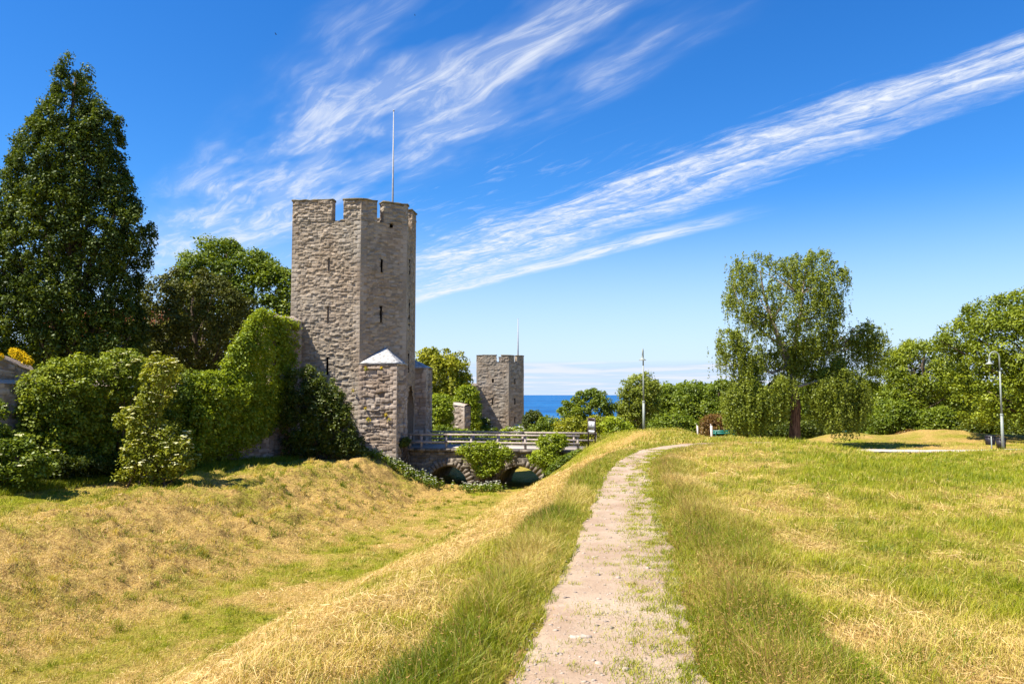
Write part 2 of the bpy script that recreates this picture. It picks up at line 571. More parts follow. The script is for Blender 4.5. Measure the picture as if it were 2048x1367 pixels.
def mat_sea():
    m, N = new_mat('sea_water')
    p = N.pos()
    n = N.noise(N.vmul(p, (1.0, 0.5, 1.0)), 0.02, 7, 0.65)
    n2 = N.noise(N.vmul(p, (0.6, 1.0, 1.0)), 0.0016, 5, 0.6)
    c = N.mix(N.ss(n, 0.35, 0.65), (0.008, 0.062, 0.18), (0.016, 0.10, 0.25))
    c = N.mix(N.ss(n2, 0.4, 0.65, 0.0, 0.5), c, (0.014, 0.13, 0.34))
    finish(N, principled(N, c, 0.6, 0.12, bump=n, bs=0.6, bd=6.0))
    return m


M['ground'] = mat_ground()
M['path'] = mat_path()
M['sea'] = mat_sea()

# ------------------------------------------------------------------ terrain
PATH = np.array([  # y, centre x, half width
    [-6, -1.55, 0.60], [0, -0.15, 0.58], [3.0, 0.30, 0.64], [4.4, 0.53, 0.63], [6.4, 0.84, 0.61], [8.45, 1.17, 0.58], [12.4, 1.78, 0.56],
    [16.3, 2.34, 0.52], [20.0, 3.10, 0.49], [23.7, 4.20, 0.50], [26.0, 5.5, 0.48], [27.6, 7.0, 0.5], [28.6, 9.0, 0.5]])


def path_x(y):
    return np.interp(y, PATH[:, 0], PATH[:, 1])


def path_hw(y):
    return np.interp(y, PATH[:, 0], PATH[:, 2])


_fy = np.linspace(-6, 27.2, 400)
_fx = path_x(_fy)
PSX, PSY = _fx, _fy


def path_dist(x, y):
    """signed horizontal offset from the path centre divided into perpendicular distance"""
    dx = x - path_x(y)
    sl = np.interp(y, (PATH[1:, 0] + PATH[:-1, 0]) / 2, np.diff(PATH[:, 1]) / np.diff(PATH[:, 0]))
    d = dx / np.sqrt(1 + sl ** 2)
    # past the bend the path has left this side of the ridge
    d = np.where(np.asarray(y) > 28.4, 50.0, d)
    return d


def xr(y):
    y = np.asarray(y, float)
    return np.where(y < 50, 0.24 * y, 12 + 0.12 * (y - 50))


GRAV = np.array([W(1600, 905, 41.0), W(1660, 903, 41.9), W(1760, 903, 42.2), W(1870, 905, 41.5), W(1960, 904, 41.6), W(2060, 901, 42.5), W(2300, 900, 43.0)])


def S2(t):
    t = np.clip(t, 0, 1)
    return 0.5 * t + 0.5 * t * t * (3 - 2 * t)


def S3(t):
    t = np.clip(t, -0.2, 1.2)
    return np.clip(0.5 + (t - 0.5) * 1.0, 0, 1) * 0.85 + 0.15 * sst(0, 1, t)


def hz(x, y, rough=True):
    x = np.asarray(x, float)
    y = np.asarray(y, float)
    q = x - xr(y)
    zr = np.interp(y, [0, 27, 34, 40, 46, 52, 60, 72, 90, 130, 250, 450, 700], [0, 0, -0.18, -0.32, -0.52, -0.95, -1.7, -2.6, -3.6, -5.2, -12, -29, -32])
    la = np.interp(y, [0, 7, 15, 25, 35, 41, 50, 58, 70, 100, 130, 250, 450, 700], [0, 0, -.28, -.66, -1.12, -1.33, -1.42, -1.8, -2.3, -3.8, -5.2, -12, -29, -32])
    k = sst(35, 47, y)
    zb = -4.0 - 0.20 * sst(20, 46, y) - 1.6 * sst(60, 130, y)
    zb = np.minimum(zb, zr - 1.0)
    zl = -2.25 - 2.6 * sst(62, 125, y)
    zl = np.minimum(zl, zr + 3.0)
    s1 = -2.5 - 2.6 * sst(41, 47, y) + 0.6 * sst(24, 34, y) * sst(46, 40, y)
    b1 = -10.8 - 0.4 * k
    b2 = -14.1 - 2.4 * k
    e2 = -20.6 + 0.7 * sst(28, 46, y)
    sh = sst(30, 38, y)
    tt = np.clip((q - (3.2 - 5.0 * sh)) / (5.3 - 1.0 * sh), 0, 1)
    top = la + (zr - la) * (1 - tt * tt * (3 - 2 * tt))
    z = top + (zb - top) * S2((s1 - q) / (s1 - b1)) + (zl - zb) * S3((b2 - q) / (b2 - e2))
    z = z + 0.35 * sst(-23, -28, q)
    # mounds behind the gravel path
    for (px, py, Y, rx, ry, a) in ((1690, 876, 57, 2.6, 3.2, 0.70), (1875, 876, 58, 4.4, 3.5, 0.95), (2060, 880, 57, 3.0, 3.0, 0.4),
                                   (1475, 881, 31.5, 1.6, 1.8, 0.10), (1330, 862, 44, 2.2, 3.0, 0.22), (2040, 905, 36, 3.5, 2.2, 0.22)):
        c = W(px, py, Y)
        z = z + a * np.exp(-((x - c[0]) / rx) ** 2 - ((y - c[1]) / ry) ** 2)
    if rough:
        lb = sst(-14.5, -16.5, q) * sst(-25, -21, q)
        z = z + lb * 0.42 * sst(42, 34, y) * (fbm(q * 1.05, y * 0.16, 71, 3) - 0.5)
        pd = np.abs(path_dist(x, y)) - path_hw(y)
        sm = sst(0.0, 0.9, pd)
        leftbank = sst(-14, -17, q) * sst(-27, -23, q)
        sm = sm * (1 - sst(12, 14, x) * sst(39.0, 40.3, y) * sst(45.0, 43.6, y))
        z = z + sm * (0.10 + 0.16 * leftbank) * (fbm(x * 0.75, y * 0.75, 3, 3) - 0.5) * 2
        z = z + sm * (0.05 + 0.15 * leftbank) * (fbm(x * 3.1, y * 3.1, 9, 2) - 0.5) * 2
        z = z + sm * 0.20 * (vn(x * 0.16, y * 0.16, 21) - 0.5)
        z = z + (1 - sm) * 0.02 * (vn(x * 2.5, y * 2.5, 5) - 0.5)
    return z


def green_mask(x, y):
    q = x - xr(y)
    v = 0.52 * np.ones_like(x)
    v = v - 0.62 * sst(-1.7, -2.8, q) * sst(-10.6, -9.0, q) * sst(46, 40, y)          # hay on the near slope
    v = v + 0.16 * np.exp(-((q + 12.6) / 1.3) ** 2) * (0.4 + 1.2 * vn(x * 0.3, y * 0.3, 66))                  # green moat bottom
    v = v - 0.10 * sst(-10.2, -11, q) - 0.38 * sst(-13.6, -14.8, q) * sst(-23, -21, q)               # dry far bank
    v = v + 0.10 * sst(-24, -27, q)
    v = v + 0.12 * sst(0.5, 3.0, q) * sst(16, 6, y)
    v = v + 0.24 * sst(1, 3, q) * sst(42, 32, y)
    v = v + 0.10 * sst(-19, -21, q)
    v = v + 0.30 * sst(38, 44, y) * sst(-5.5, -7.0, q) * sst(-11, -9, q)
    v = v + (fbm(x * 0.40, y * 0.40, 31, 4) - 0.5) * 1.5 + (fbm(x * 2.1, y * 2.1, 57, 2) - 0.5) * 0.9
    return np.clip(v, 0, 1)


def brown_mask(x, y):
    q = x - xr(y)
    return np.clip(0.35 + 0.65 * sst(-14, -16, q) * sst(-24, -21, q) + 0.3 * (vn(x * 0.5, y * 0.5, 41) - 0.5), 0, 1)


def axis(*segs):
    out = []
    for a, b, st in segs:
        out.append(np.arange(a, b, st))
    return np.unique(np.round(np.concatenate(out), 4))


def build_ground():
    ys = axis((-30, -6, 2), (-6, 2, 0.4), (2, 12, 0.11), (12, 30, 0.16), (30, 60, 0.24), (60, 90, 1), (90, 200, 4), (200, 760, 20))
    xs = axis((-700, -200, 40), (-200, -60, 6), (-60, -34, 1.2), (-34, -12, 0.24), (-12, 12, 0.13), (12, 36, 0.26), (36, 60, 1.2), (60, 200, 6), (200, 720, 40))
    X, Y = np.meshgrid(xs, ys)
    Z = hz(X, Y)
    inp = (np.abs(path_dist(X, Y)) < path_hw(Y) * 0.80)
    Z = Z - 0.05 * inp
    nx, ny = len(xs), len(ys)
    idx = np.arange(nx * ny).reshape(ny, nx)
    f = np.stack([idx[:-1, :-1], idx[:-1, 1:], idx[1:, 1:], idx[1:, :-1]], -1).reshape(-1, 4)
    v = np.stack([X, Y, Z], -1).reshape(-1, 3)
    o = mesh_obj('ground', v, f, M['ground'], smooth=True, pattr={'green': green_mask(X, Y).ravel(), 'brown': brown_mask(X, Y).ravel()})
    tag(o, kind='structure')


def strip(name, pts, hw, mat, lift=0.02, across=14, rag=0.10, res=0.12, seed=1):
    pts = np.asarray(pts, float)
    d = np.concatenate([[0], np.cumsum(np.hypot(*np.diff(pts, axis=0).T))])
    n = int(d[-1] / res)
    s = np.linspace(0, d[-1], n)
    x = np.interp(s, d, pts[:, 0])
    y = np.interp(s, d, pts[:, 1])
    ker = np.ones(9) / 9
    xp = np.convolve(np.pad(x, 4, 'edge'), ker, 'valid')
    yp = np.convolve(np.pad(y, 4, 'edge'), ker, 'valid')
    tx = np.gradient(xp)
    ty = np.gradient(yp)
    L = np.hypot(tx, ty)
    nxv, nyv = ty / L, -tx / L
    h = np.interp(s, d, hw)
    t = np.linspace(-1, 1, across)
    e1 = 1 + rag * (fbm(s * 1.3, s * 0 + seed, seed, 3) - 0.5) * 2
    e2 = 1 + rag * (fbm(s * 1.3, s * 0 + seed + 9, seed + 5, 3) - 0.5) * 2
    T = t[None, :] * np.where(t[None, :] < 0, e1[:, None], e2[:, None]) * h[:, None]
    X = xp[:, None] + nxv[:, None] * T
    Y = yp[:, None] + nyv[:, None] * T
    Z = hz(X, Y, True) + lift
    Z[:, 0] -= 0.03
    Z[:, -1] -= 0.03
    idx = np.arange(X.size).reshape(X.shape)
    f = np.stack([idx[:-1, :-1], idx[:-1, 1:], idx[1:, 1:], idx[1:, :-1]], -1).reshape(-1, 4)
    o = mesh_obj(name, np.stack([X, Y, Z], -1).reshape(-1, 3), f, mat, smooth=True)
    return tag(o, kind='structure')


build_ground()
strip('path', PATH[:, [1, 0]], PATH[:, 2], M['path'], 0.012, 15, 0.22, 0.10, 2)
strip('gravel_path', GRAV[:, :2], [0.7, 1.0, 1.0, 1.05, 1.0, 1.0, 1.0], M['deck'], 0.10, 11, 0.2, 0.15, 4)
sv = []
xs_ = np.array([-60000, -20000, -6000, -2500, -900, 0, 900, 2500, 6000, 20000, 60000], float)
ys_ = np.array([330, 800, 1500, 3000, 6000, 15000, 40000, 70000], float)
XX, YY = np.meshgrid(xs_, ys_)
ii = np.arange(XX.size).reshape(XX.shape)
tag(mesh_obj('sea', np.stack([XX, YY, XX * 0 - 26], -1).reshape(-1, 3),
             np.stack([ii[:-1, :-1], ii[:-1, 1:], ii[1:, 1:], ii[1:, :-1]], -1).reshape(-1, 4), M['sea']), kind='structure')


# ------------------------------------------------------------------ stonework
class Stone:
    """collects displaced rubble-stone panels into one mesh with per-stone attributes"""
    def __init__(self):
        self.v, self.f, self.a, self.j = [], [], [], []
        self.n = 0

    def grid(self, X, keep, val, jn, flip=False):
        nv, nu = X.shape[:2]
        idx = np.arange(nv * nu).reshape(nv, nu) + self.n
        f = np.stack([idx[:-1, :-1], idx[:-1, 1:], idx[1:, 1:], idx[1:, :-1]], -1)
        if keep is not None:
            f = f[keep]
        f = f.reshape(-1, 4)
        if flip:
            f = f[:, ::-1]
        self.v.append(X.reshape(-1, 3))
        self.f.append(f)
        self.a.append(np.broadcast_to(val, (nv, nu)).ravel())
        self.j.append(np.broadcast_to(jn, (nv, nu)).ravel())
        self.n += nv * nu

    def panel(self, p0, p1, z0, z1, res=0.055, amp=1.0, seed=0, hole=None, course=(0.06, 0.18), length=(0.10, 0.42), slope=None, edge=True):
        """outer face on the right-hand side of p0->p1 seen from above"""
        p0 = np.array(p0[:2], float)
        p1 = np.array(p1[:2], float)
        Lw = np.linalg.norm(p1 - p0)
        d = (p1 - p0) / Lw
        nrm = np.array([d[1], -d[0]])
        H = z1 - z0
        nu = max(2, int(round(Lw / res)) + 1)
        nv = max(2, int(round(H / res)) + 1)
        u = np.linspace(0, Lw, nu)
        v = np.linspace(0, H, nv)
        U, V = np.meshgrid(u, v)
        r = np.random.default_rng(1000 + seed)
        Vw = V + (vn(U * 0.9, V * 0.9, seed) - 0.5) * 0.22 + (vn(U * 3.3, V * 3.3, seed + 3) - 0.5) * 0.09
        nc = int(H / course[0]) + 30
        ch = r.uniform(course[0], course[1], nc)
        cb = np.concatenate([[-1.0], -1.0 + np.cumsum(ch)])
        ci = np.clip(np.searchsorted(cb, Vw) - 1, 0, nc - 1)
        dv = np.minimum(Vw - cb[ci], cb[ci + 1] - Vw)
        val = np.zeros_like(U)
        du = np.ones_like(U)
        quoin = Lw > 1.6 and H > 3
        off = np.zeros_like(U)
        tl = np.zeros_like(U)
        Uw = U + (vn(U * 3, V * 3, seed + 8) - 0.5) * 0.06
        for c in np.unique(ci):
            mk = ci == c
            ns = int(Lw / length[0]) + 20
            sl = r.uniform(length[0], length[1], ns)
            sb = np.concatenate([[0], np.cumsum(sl)]) - 1.0 - r.random()
            uu = Uw[mk]
            si = np.clip(np.searchsorted(sb, uu) - 1, 0, ns - 1)
            rv = r.random(ns)
            ro = r.normal(0, 1, ns)
            rt = r.normal(0, 1, ns)
            val[mk] = rv[si]
            off[mk] = ro[si]
            tl[mk] = rt[si] * (uu - (sb[si] + sb[si + 1]) / 2)
            du[mk] = np.minimum(uu - sb[si], sb[si + 1] - uu)
        dd = np.minimum(du, dv)
        # larger dressed corner stones, alternately long and short
        if quoin:
            hq = 0.30
            cq = np.floor((V + seed * 0.07) / hq).astype(int)
            for sd, ed in ((0, U), (1, Lw - U)):
                ql = np.where((cq + sd) % 2 == 0, 0.26, 0.46)
                inq = ed < ql
                vq = (V + seed * 0.07) - cq * hq
                dq = np.minimum(np.minimum(vq, hq - vq), np.abs(ql - ed))
                val = np.where(inq, 0.62 + 0.3 * np.sin(cq * 12.9 + sd * 3.1), val)
                off = np.where(inq, 0.2, off)
                tl = np.where(inq, 0.0, tl)
                dd = np.where(inq, dq, dd)
        jn = 1 - sst(0.008, 0.035, dd)
        disp = amp * (0.030 * np.clip(off, -1.8, 1.8) + 0.05 * tl * 0.5 + 0.035 * sst(0.0, 0.05, dd) - 0.03)
        disp += amp * 0.02 * (fbm(U * 5, V * 7, seed + 5, 2) - 0.5) * 2
        disp += 0.05 * (vn(U * 0.5, V * 0.5, seed + 11) - 0.5)
        if edge:
            e = np.minimum(U, Lw - U)
            disp = disp * sst(0.0, 0.08, e)
        X = np.empty(U.shape + (3,))
        P = p0[None, None] + d[None, None] * U[..., None] + nrm[None, None] * disp[..., None]
        X[..., :2] = P
        zz = z0 + V
        if slope is not None:
            zt = slope(U)
            zz = z0 + V / H * (zt - z0)
        X[..., 2] = zz
        keep = None
        if hole is not None:
            uc = (U[:-1, :-1] + U[1:, 1:]) / 2
            zc = (zz[:-1, :-1] + zz[1:, 1:]) / 2
            keep = ~hole(uc, zc)
        self.grid(X, keep, val, jn)

    def poly(self, pts, val=0.5):
        pts = np.asarray(pts, float)
        n = len(pts)
        c = pts.mean(0)
        self.v.append(np.vstack([pts, c]))
        b = self.n
        f = []
        for i in range(n):
            j = (i + 1) % n
            f.append([b + i, b + j, b + n, b + n])
        self.tri = getattr(self, 'tri', [])
        self.tri += [q[:3] for q in f]
        self.a.append(np.full(n + 1, val))
        self.j.append(np.zeros(n + 1))
        self.n += n + 1

    def prism(self, pts, z0, z1, res=0.07, seed=0, holes={}, skip=(), top=True, **kw):
        pts = [np.array(p[:2], float) for p in pts]
        for i in range(len(pts)):
            if i in skip:
                continue
            self.panel(pts[i], pts[(i + 1) % len(pts)], z0, z1, res, seed=seed + i * 13, hole=holes.get(i), **kw)
        if top:
            self.poly([(p[0], p[1], z1) for p in pts])

    def box(self, p0, p1, dep, z0, z1, val=0.3):
        """plain recess walls behind an opening p0->p1, going inward by dep"""
        p0 = np.array(p0[:2], float)
        p1 = np.array(p1[:2], float)
        d = (p1 - p0) / np.linalg.norm(p1 - p0)
        inn = np.array([-d[1], d[0]]) * dep
        A, B, C, D = p0, p1, p1 + inn, p0 + inn
        q = lambda p, z: (p[0], p[1], z)
        for quad in ((q(A, z0), q(D, z0), q(D, z1), q(A, z1)), (q(B, z0), q(C, z0), q(C, z1), q(B, z1)),
                     (q(A, z0), q(B, z0), q(C, z0), q(D, z0)), (q(A, z1), q(B, z1), q(C, z1), q(D, z1)),
                     (q(D, z0), q(C, z0), q(C, z1), q(D, z1))):
            self.poly(quad, val)

    def build(self, name, mat, parent=None):
        fs = []
        if self.f:
            fs.append(np.concatenate(self.f))
        if getattr(self, 'tri', None):
            fs.append(np.array(self.tri))
        return mesh_obj(name, np.concatenate(self.v), fs, mat, parent, pattr={'v': np.concatenate(self.a), 'j': np.concatenate(self.j)})


def frame(O, n, w):
    O, n, w = (np.array(q, float) for q in (O, n, w))
    return lambda a, b: O + n * a + w * b


def merlon_poly(pts, segs, th=0.65):
    """segs: list of (edge, t0, t1) consecutive; returns plan polygon of a merlon"""
    outer, inner = [], []
    P = [np.array(p, float) for p in pts]
    m = len(P)

    def nrm(i):
        d = P[(i + 1) % m] - P[i]
        d /= np.linalg.norm(d)
        return np.array([d[1], -d[0]])

    def at(i, s):
        d = P[(i + 1) % m] - P[i]
        return P[i] + d / np.linalg.norm(d) * s
    for k, (e, s0, s1) in enumerate(segs):
        if k == 0:
            outer.append(at(e, s0))
            inner.append(at(e, s0) - nrm(e) * th)
        if k < len(segs) - 1:
            nn = nrm(e) + nrm(segs[k + 1][0])
            nn /= np.linalg.norm(nn)
            c = nn @ nrm(e)
            outer.append(at(e, s1))
            inner.append(at(e, s1) - nn * th / c)
        else:
            outer.append(at(e, s1))
            inner.append(at(e, s1) - nrm(e) * th)
    return outer + inner[::-1]


def make_tower(label, fr, plan, z0, zg, zt, merlons, slits, pole, res, seed, gate=None, buttresses=(), group='limestone towers of the town wall'):
    T = thing('stone_tower', label, 'tower', group)
    pts = [fr(a, b) for a, b in plan]
    st = Stone()
    holes = {}
    edges = {}
    for (e, uc, wd, za, zb_) in slits:
        edges.setdefault(e, []).append((uc, wd, za, zb_))

    def mk(lst, ga):
        def h(u, z):
            r = np.zeros(u.shape, bool)
            for (uc, wd, za, zb_) in lst:
                r |= (np.abs(u - uc) < wd / 2) & (z > za) & (z < zb_)
            if ga:
                uc, wd, za, zs = ga
                # pointed arch
                hh = z - zs
                lim = np.where(hh < 0, wd / 2, wd / 2 * np.sqrt(np.clip(1 - (hh / (wd * 1.0)) ** 1.6, 0, 1)))
                r |= (np.abs(u - uc) < lim) & (z > za) & (hh < wd)
            return r
        return h
    for i in range(len(pts)):
        ga = gate[1:] if gate and gate[0] == i else None
        if i in edges or ga:
            holes[i] = mk(edges.get(i, []), ga)
    st.prism(pts, z0, zg, res, seed, holes, amp=0.75, **(dict(course=(0.14, 0.34), length=(0.2, 0.8)) if res > 0.08 else {}))
    st.build('wall', M['stone'], T)
    # arrow slits and gate recess
    for (e, uc, wd, za, zb_) in slits:
        sl = Stone()
        d = pts[(e + 1) % len(pts)] - pts[e]
        d /= np.linalg.norm(d)
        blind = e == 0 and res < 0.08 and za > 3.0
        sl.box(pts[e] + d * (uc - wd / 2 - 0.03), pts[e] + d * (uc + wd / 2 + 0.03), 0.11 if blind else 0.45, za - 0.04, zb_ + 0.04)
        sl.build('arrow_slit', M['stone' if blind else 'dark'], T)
    if gate:
        e, uc, wd, za, zs = gate
        sl = Stone()
        d = pts[(e + 1) % len(pts)] - pts[e]
        d /= np.linalg.norm(d)
        sl.box(pts[e] + d * (uc - wd / 2 - 0.05), pts[e] + d * (uc + wd / 2 + 0.05), 2.2, za, zs + wd)
        sl.build('gateway', M['stone'], T)
    for k, segs in enumerate(merlons):
        mp = merlon_poly(pts, segs)
        s2 = Stone()
        s2.prism(mp, zg, zt - 0.12, res, seed + 100 + k * 7)
        mo = s2.build('merlon', M['stone'], T)
        c = np.mean(mp, axis=0)
        cp = [c + (p - c) * (1 + 0.07 / max(0.3, np.linalg.norm(p - c))) for p in mp]
        mb = MB()
        # rough cap slabs: jittered edge
        ring0, ring1 = [], []
        for i in range(len(cp)):
            a, b = cp[i], cp[(i + 1) % len(cp)]
            n = max(1, int(np.linalg.norm(b - a) / 0.3))
            for q in range(n):
                p = a + (b - a) * q / n
                jt = rng.normal(0, 0.02, 3)
                ring0.append((p[0] + jt[0], p[1] + jt[1], zt - 0.14))
                ring1.append((p[0] + jt[0] * 0.6, p[1] + jt[1], zt - 0.03 + jt[2]))
        n = len(ring0)
        mb.add(ring0 + ring1 + [(c[0], c[1], zt + 0.03), (c[0], c[1], zt - 0.14)],
               [(i, (i + 1) % n, n + (i + 1) % n, n + i) for i in range(n)] +
               [(n + i, n + (i + 1) % n, 2 * n) for i in range(n)] + [((i + 1) % n, i, 2 * n + 1) for i in range(n)])
        mb.build('capstone', M['cap'], mo)
    if pole:
        (x, y), zp0, zp1, r = pole
        mb = MB()
        mb.tube([(x, y, zp0), (x, y, zp0 + (zp1 - zp0) * 0.35), (x, y, zp1)], [r, r * 0.85, r * 0.4], 8)
        po = mb.build('flagpole', M['flagpole'], T, smooth=True)
        mb = MB()
        mb.lathe((x, y, zp1), [(0.0, -0.06), (0.05, -0.02), (0.06, 0.03), (0.03, 0.08), (0, 0.09)], 8)
        mb.build('finial', M['flagpole'], po)
    return T


# main tower
fr1 = frame((-14.1, 50.5), (0.995, -0.10), (0.10, 0.995))
plan1 = [(0, 0), (4.52, 0), (7.05, 1.9), (7.05, 4.6), (4.52, 6.5), (0, 6.5)]
zT1 = W(718, 395, 50.05)[2]
zG1 = W(718, 440, 50.05)[2]


def zz1(py, Y=50.1):
    return W(700, py, Y)[2]


slA = 2.47
T1 = make_tower('tall limestone tower with battlements and flagpole rising beside the arched bridge', fr1, plan1, -3.6, zG1, zT1,
                [[(5, 5.3, 6.5), (0, 0, 2.62)], [(0, 3.36, 4.52), (1, 0, 1.08)], [(1, 1.52, 3.164), (2, 0, 0.35)], [(2, 1.5, 2.7), (3, 0, 0.7)],
                 [(3, 1.6, 3.164), (4, 0, 0.8)], [(4, 1.5, 3.2)], [(4, 3.8, 4.52), (5, 0, 0.9)], [(5, 1.6, 2.6)], [(5, 3.3, 4.4)]],
                [(0, slA, 0.13, zz1(541), zz1(515)), (0, slA, 0.14, zz1(646), zz1(612)), (0, slA, 0.15, zz1(750), zz1(712)),
                 (1, 1.42, 0.15, zz1(546, 51), zz1(520, 51)), (1, 1.42, 0.15, zz1(646, 51), zz1(612, 51)),
                 (2, 0.9, 0.16, zz1(550, 53), zz1(520, 53)), (2, 0.9, 0.16, zz1(655, 53), zz1(600, 53)), (2, 0.8, 0.2, zz1(745, 53), zz1(708, 53)),
                 (1, 2.05, 0.24, zz1(455, 51), zz1(447, 51))],
                ((W(785.5, 400, 53)[0], 53.0), zG1 - 0.3, W(785, 222, 53)[2], 0.075), 0.045, 3, gate=(2, 1.5, 1.7, -1.80, 0.55))


def put_buttress(T, plan, fr, z0, z1, apex, zap, seed, res=0.05):
    b = Stone()
    pts = [fr(*p) for p in plan]
    b.prism(pts, z0, z1, res, seed, course=(0.14, 0.34), length=(0.25, 0.9), amp=1.25)
    bo = b.build('buttress', M['stone_wall'], T)
    mb = MB()
    c = np.mean(pts, axis=0)
    ap = fr(*apex)
    outer = [p + (p - c) / np.linalg.norm(p - c) * 0.10 for p in pts]
    n = len(outer)
    # roof broken into rough courses
    rings = []
    for t in np.linspace(0, 1, 8)[:-1]:
        ring = []
        for i in range(n):
            for s in np.linspace(0, 1, 6)[:-1]:
                p = outer[i] * (1 - s) + outer[(i + 1) % n] * s
                q = p * (1 - t) + ap * t
                ring.append((q[0] + rng.normal(0, 0.01), q[1] + rng.normal(0, 0.01), z1 + 0.02 + (zap - z1) * t + rng.normal(0, 0.018)))
        rings.append(ring)
    m = len(rings[0])
    vs = [p for r in rings for p in r] + [(ap[0], ap[1], zap)]
    fs = [(k * m + i, k * m + (i + 1) % m, (k + 1) * m + (i + 1) % m, (k + 1) * m + i) for k in range(len(rings) - 1) for i in range(m)]
    fs += [((len(rings) - 1) * m + i, (len(rings) - 1) * m + (i + 1) % m, len(vs) - 1) for i in range(m)]
    fs.append(tuple(range(m))[::-1])
    mb.add(vs, fs)
    mb.build('buttress_roof', M['lime_roof'], bo)


zB = zz1(728, 49.9)
put_buttress(T1, [(4.50, -0.03), (6.95, -0.03), (7.12, 2.1), (4.6, 0.1)], fr1, -4.0, zB, (5.95, 1.0), zz1(694, 50.6), 61)
put_buttress(T1, [(6.4, 4.7), (7.8, 4.75), (7.85, 6.6), (4.7, 6.4)], fr1, -3.4, zz1(737, 55.5), (6.6, 5.8), zz1(718, 56), 77, 0.06)

# second tower farther along the wall
fr2 = frame((-5.73, 128.5), (1, 0), (0, 1))
plan2 = [(0, 0), (5.2, 0), (7.65, 2.0), (7.65, 5.0), (5.2, 7.0), (0, 7.0)]
y2 = 128.5
z2 = lambda py, Y=y2: W(980, py, Y)[2]
T2 = make_tower('smaller distant limestone tower with flagpole, standing before the blue sea', fr2, plan2, -9.5, z2(723), z2(709),
                [[(5, 6.2, 7.0), (0, 0, 3.22)], [(0, 4.0, 5.2), (1, 0, 1.1)], [(1, 1.75, 3.16), (2, 0, 1.0)], [(2, 2.0, 3.0), (3, 0, 1.2)], [(3, 2.0, 3.16), (4, 0, 1.7)],
                 [(4, 3.2, 5.2), (5, 0, 2.0)], [(5, 3.0, 4.6)]],
                [(0, 2.65, 0.22, z2(765), z2(757)), (0, 2.6, 0.26, z2(808), z2(797)), (1, 1.3, 0.24, z2(767), z2(756)), (1, 1.3, 0.24, z2(808), z2(796)),
                 (1, 1.3, 0.22, z2(846), z2(834))],
                ((W(1036, 700, 131.5)[0], 131.5), z2(723) - 0.3, W(1036, 637, 131.5)[2], 0.13), 0.10, 33)
put_buttress(T2, [(5.18, -0.03), (8.3, -0.03), (8.3, 2.2), (5.3, 0.2)], fr2, -9, z2(858), (6.7, 1.2), z2(848), 91, 0.1)

# ------------------------------------------------------------------ walls
WL = [(-25.6, 19.0), (-24.2, 23.0), (-20.6, 32.0), (-14.3, 47.2), (-13.35, 50.45)]


def wall_Y(px):
    return 1.0 / np.interp(px, [0, 494, 601], [1 / 32.0, 1 / 44.8, 1 / 50.4])


def stone_wall(label, pts, th, z0, tops, seed, res=0.07, group=None, mat='stone_wall', name='stone_wall'):
    """free standing wall along pts with thickness th towards the left; tops = height at each point"""
    T = thing(name, label, 'wall', group)
    P = [np.array(p, float) for p in pts]
    nr = []
    for i in range(len(P)):
        d = P[min(i + 1, len(P) - 1)] - P[max(i - 1, 0)]
        d /= np.linalg.norm(d)
        nr.append(np.array([-d[1], d[0]]))
    Q = [p + n * th for p, n in zip(P, nr)]
    body = Stone()
    cop = Stone()
    for i in range(len(P) - 1):
        L = np.linalg.norm(P[i + 1] - P[i])
        a, b = tops[i], tops[i + 1]

        def slo(u, a=a, b=b, L=L, i=i):
            return a + (b - a) * u / L + 0.10 * (vn(u * 1.6 + i * 31, u * 0, seed) - 0.5)
        body.panel(P[i], P[i + 1], z0, max(a, b), res, seed=seed + i * 5, slope=slo, course=(0.12, 0.3), length=(0.2, 0.7), amp=1.2, edge=False)
        body.panel(Q[i + 1], Q[i], z0, max(a, b), 0.25, seed=seed + i * 5 + 2, slope=lambda u, a=a, b=b, L=L: b + (a - b) * u / L, amp=1.0, edge=False)
        # rough top
        nu, nv = int(L / 0.18) + 2, 7
        U, V = np.meshgrid(np.linspace(0, 1, nu), np.linspace(0, 1, nv))
        X = np.empty(U.shape + (3,))
        X[..., :2] = (P[i] * (1 - U[..., None]) + P[i + 1] * U[..., None]) * (1 - V[..., None]) + (Q[i] * (1 - U[..., None]) + Q[i + 1] * U[..., None]) * V[..., None]
        ov = np.where(V < 0.1, -0.06, 0)
        X[..., :2] += nr[i][None, None] * ov[..., None]
        X[..., 2] = a + (b - a) * U + 0.30 * np.sin(np.pi * V) * (0.4 + fbm(U * L * 1.5, V * 4, seed, 2)) + 0.05 * (fbm(U * L * 6, V * 9, seed + 4, 2) - 0.5) - 0.02
        cop.grid(X, None, rng.random(), 0.0)
    for e, (A, B, t) in enumerate(((Q[0], P[0], tops[0]), (P[-1], Q[-1], tops[-1]))):
        body.panel(A, B, z0, t, res, seed=seed + 50 + e, course=(0.12, 0.3), length=(0.2, 0.7), amp=1.2, edge=False)
    body.build('wall_body', M[mat], T)
    cop.build('wall_top', M[mat], T)
    return T


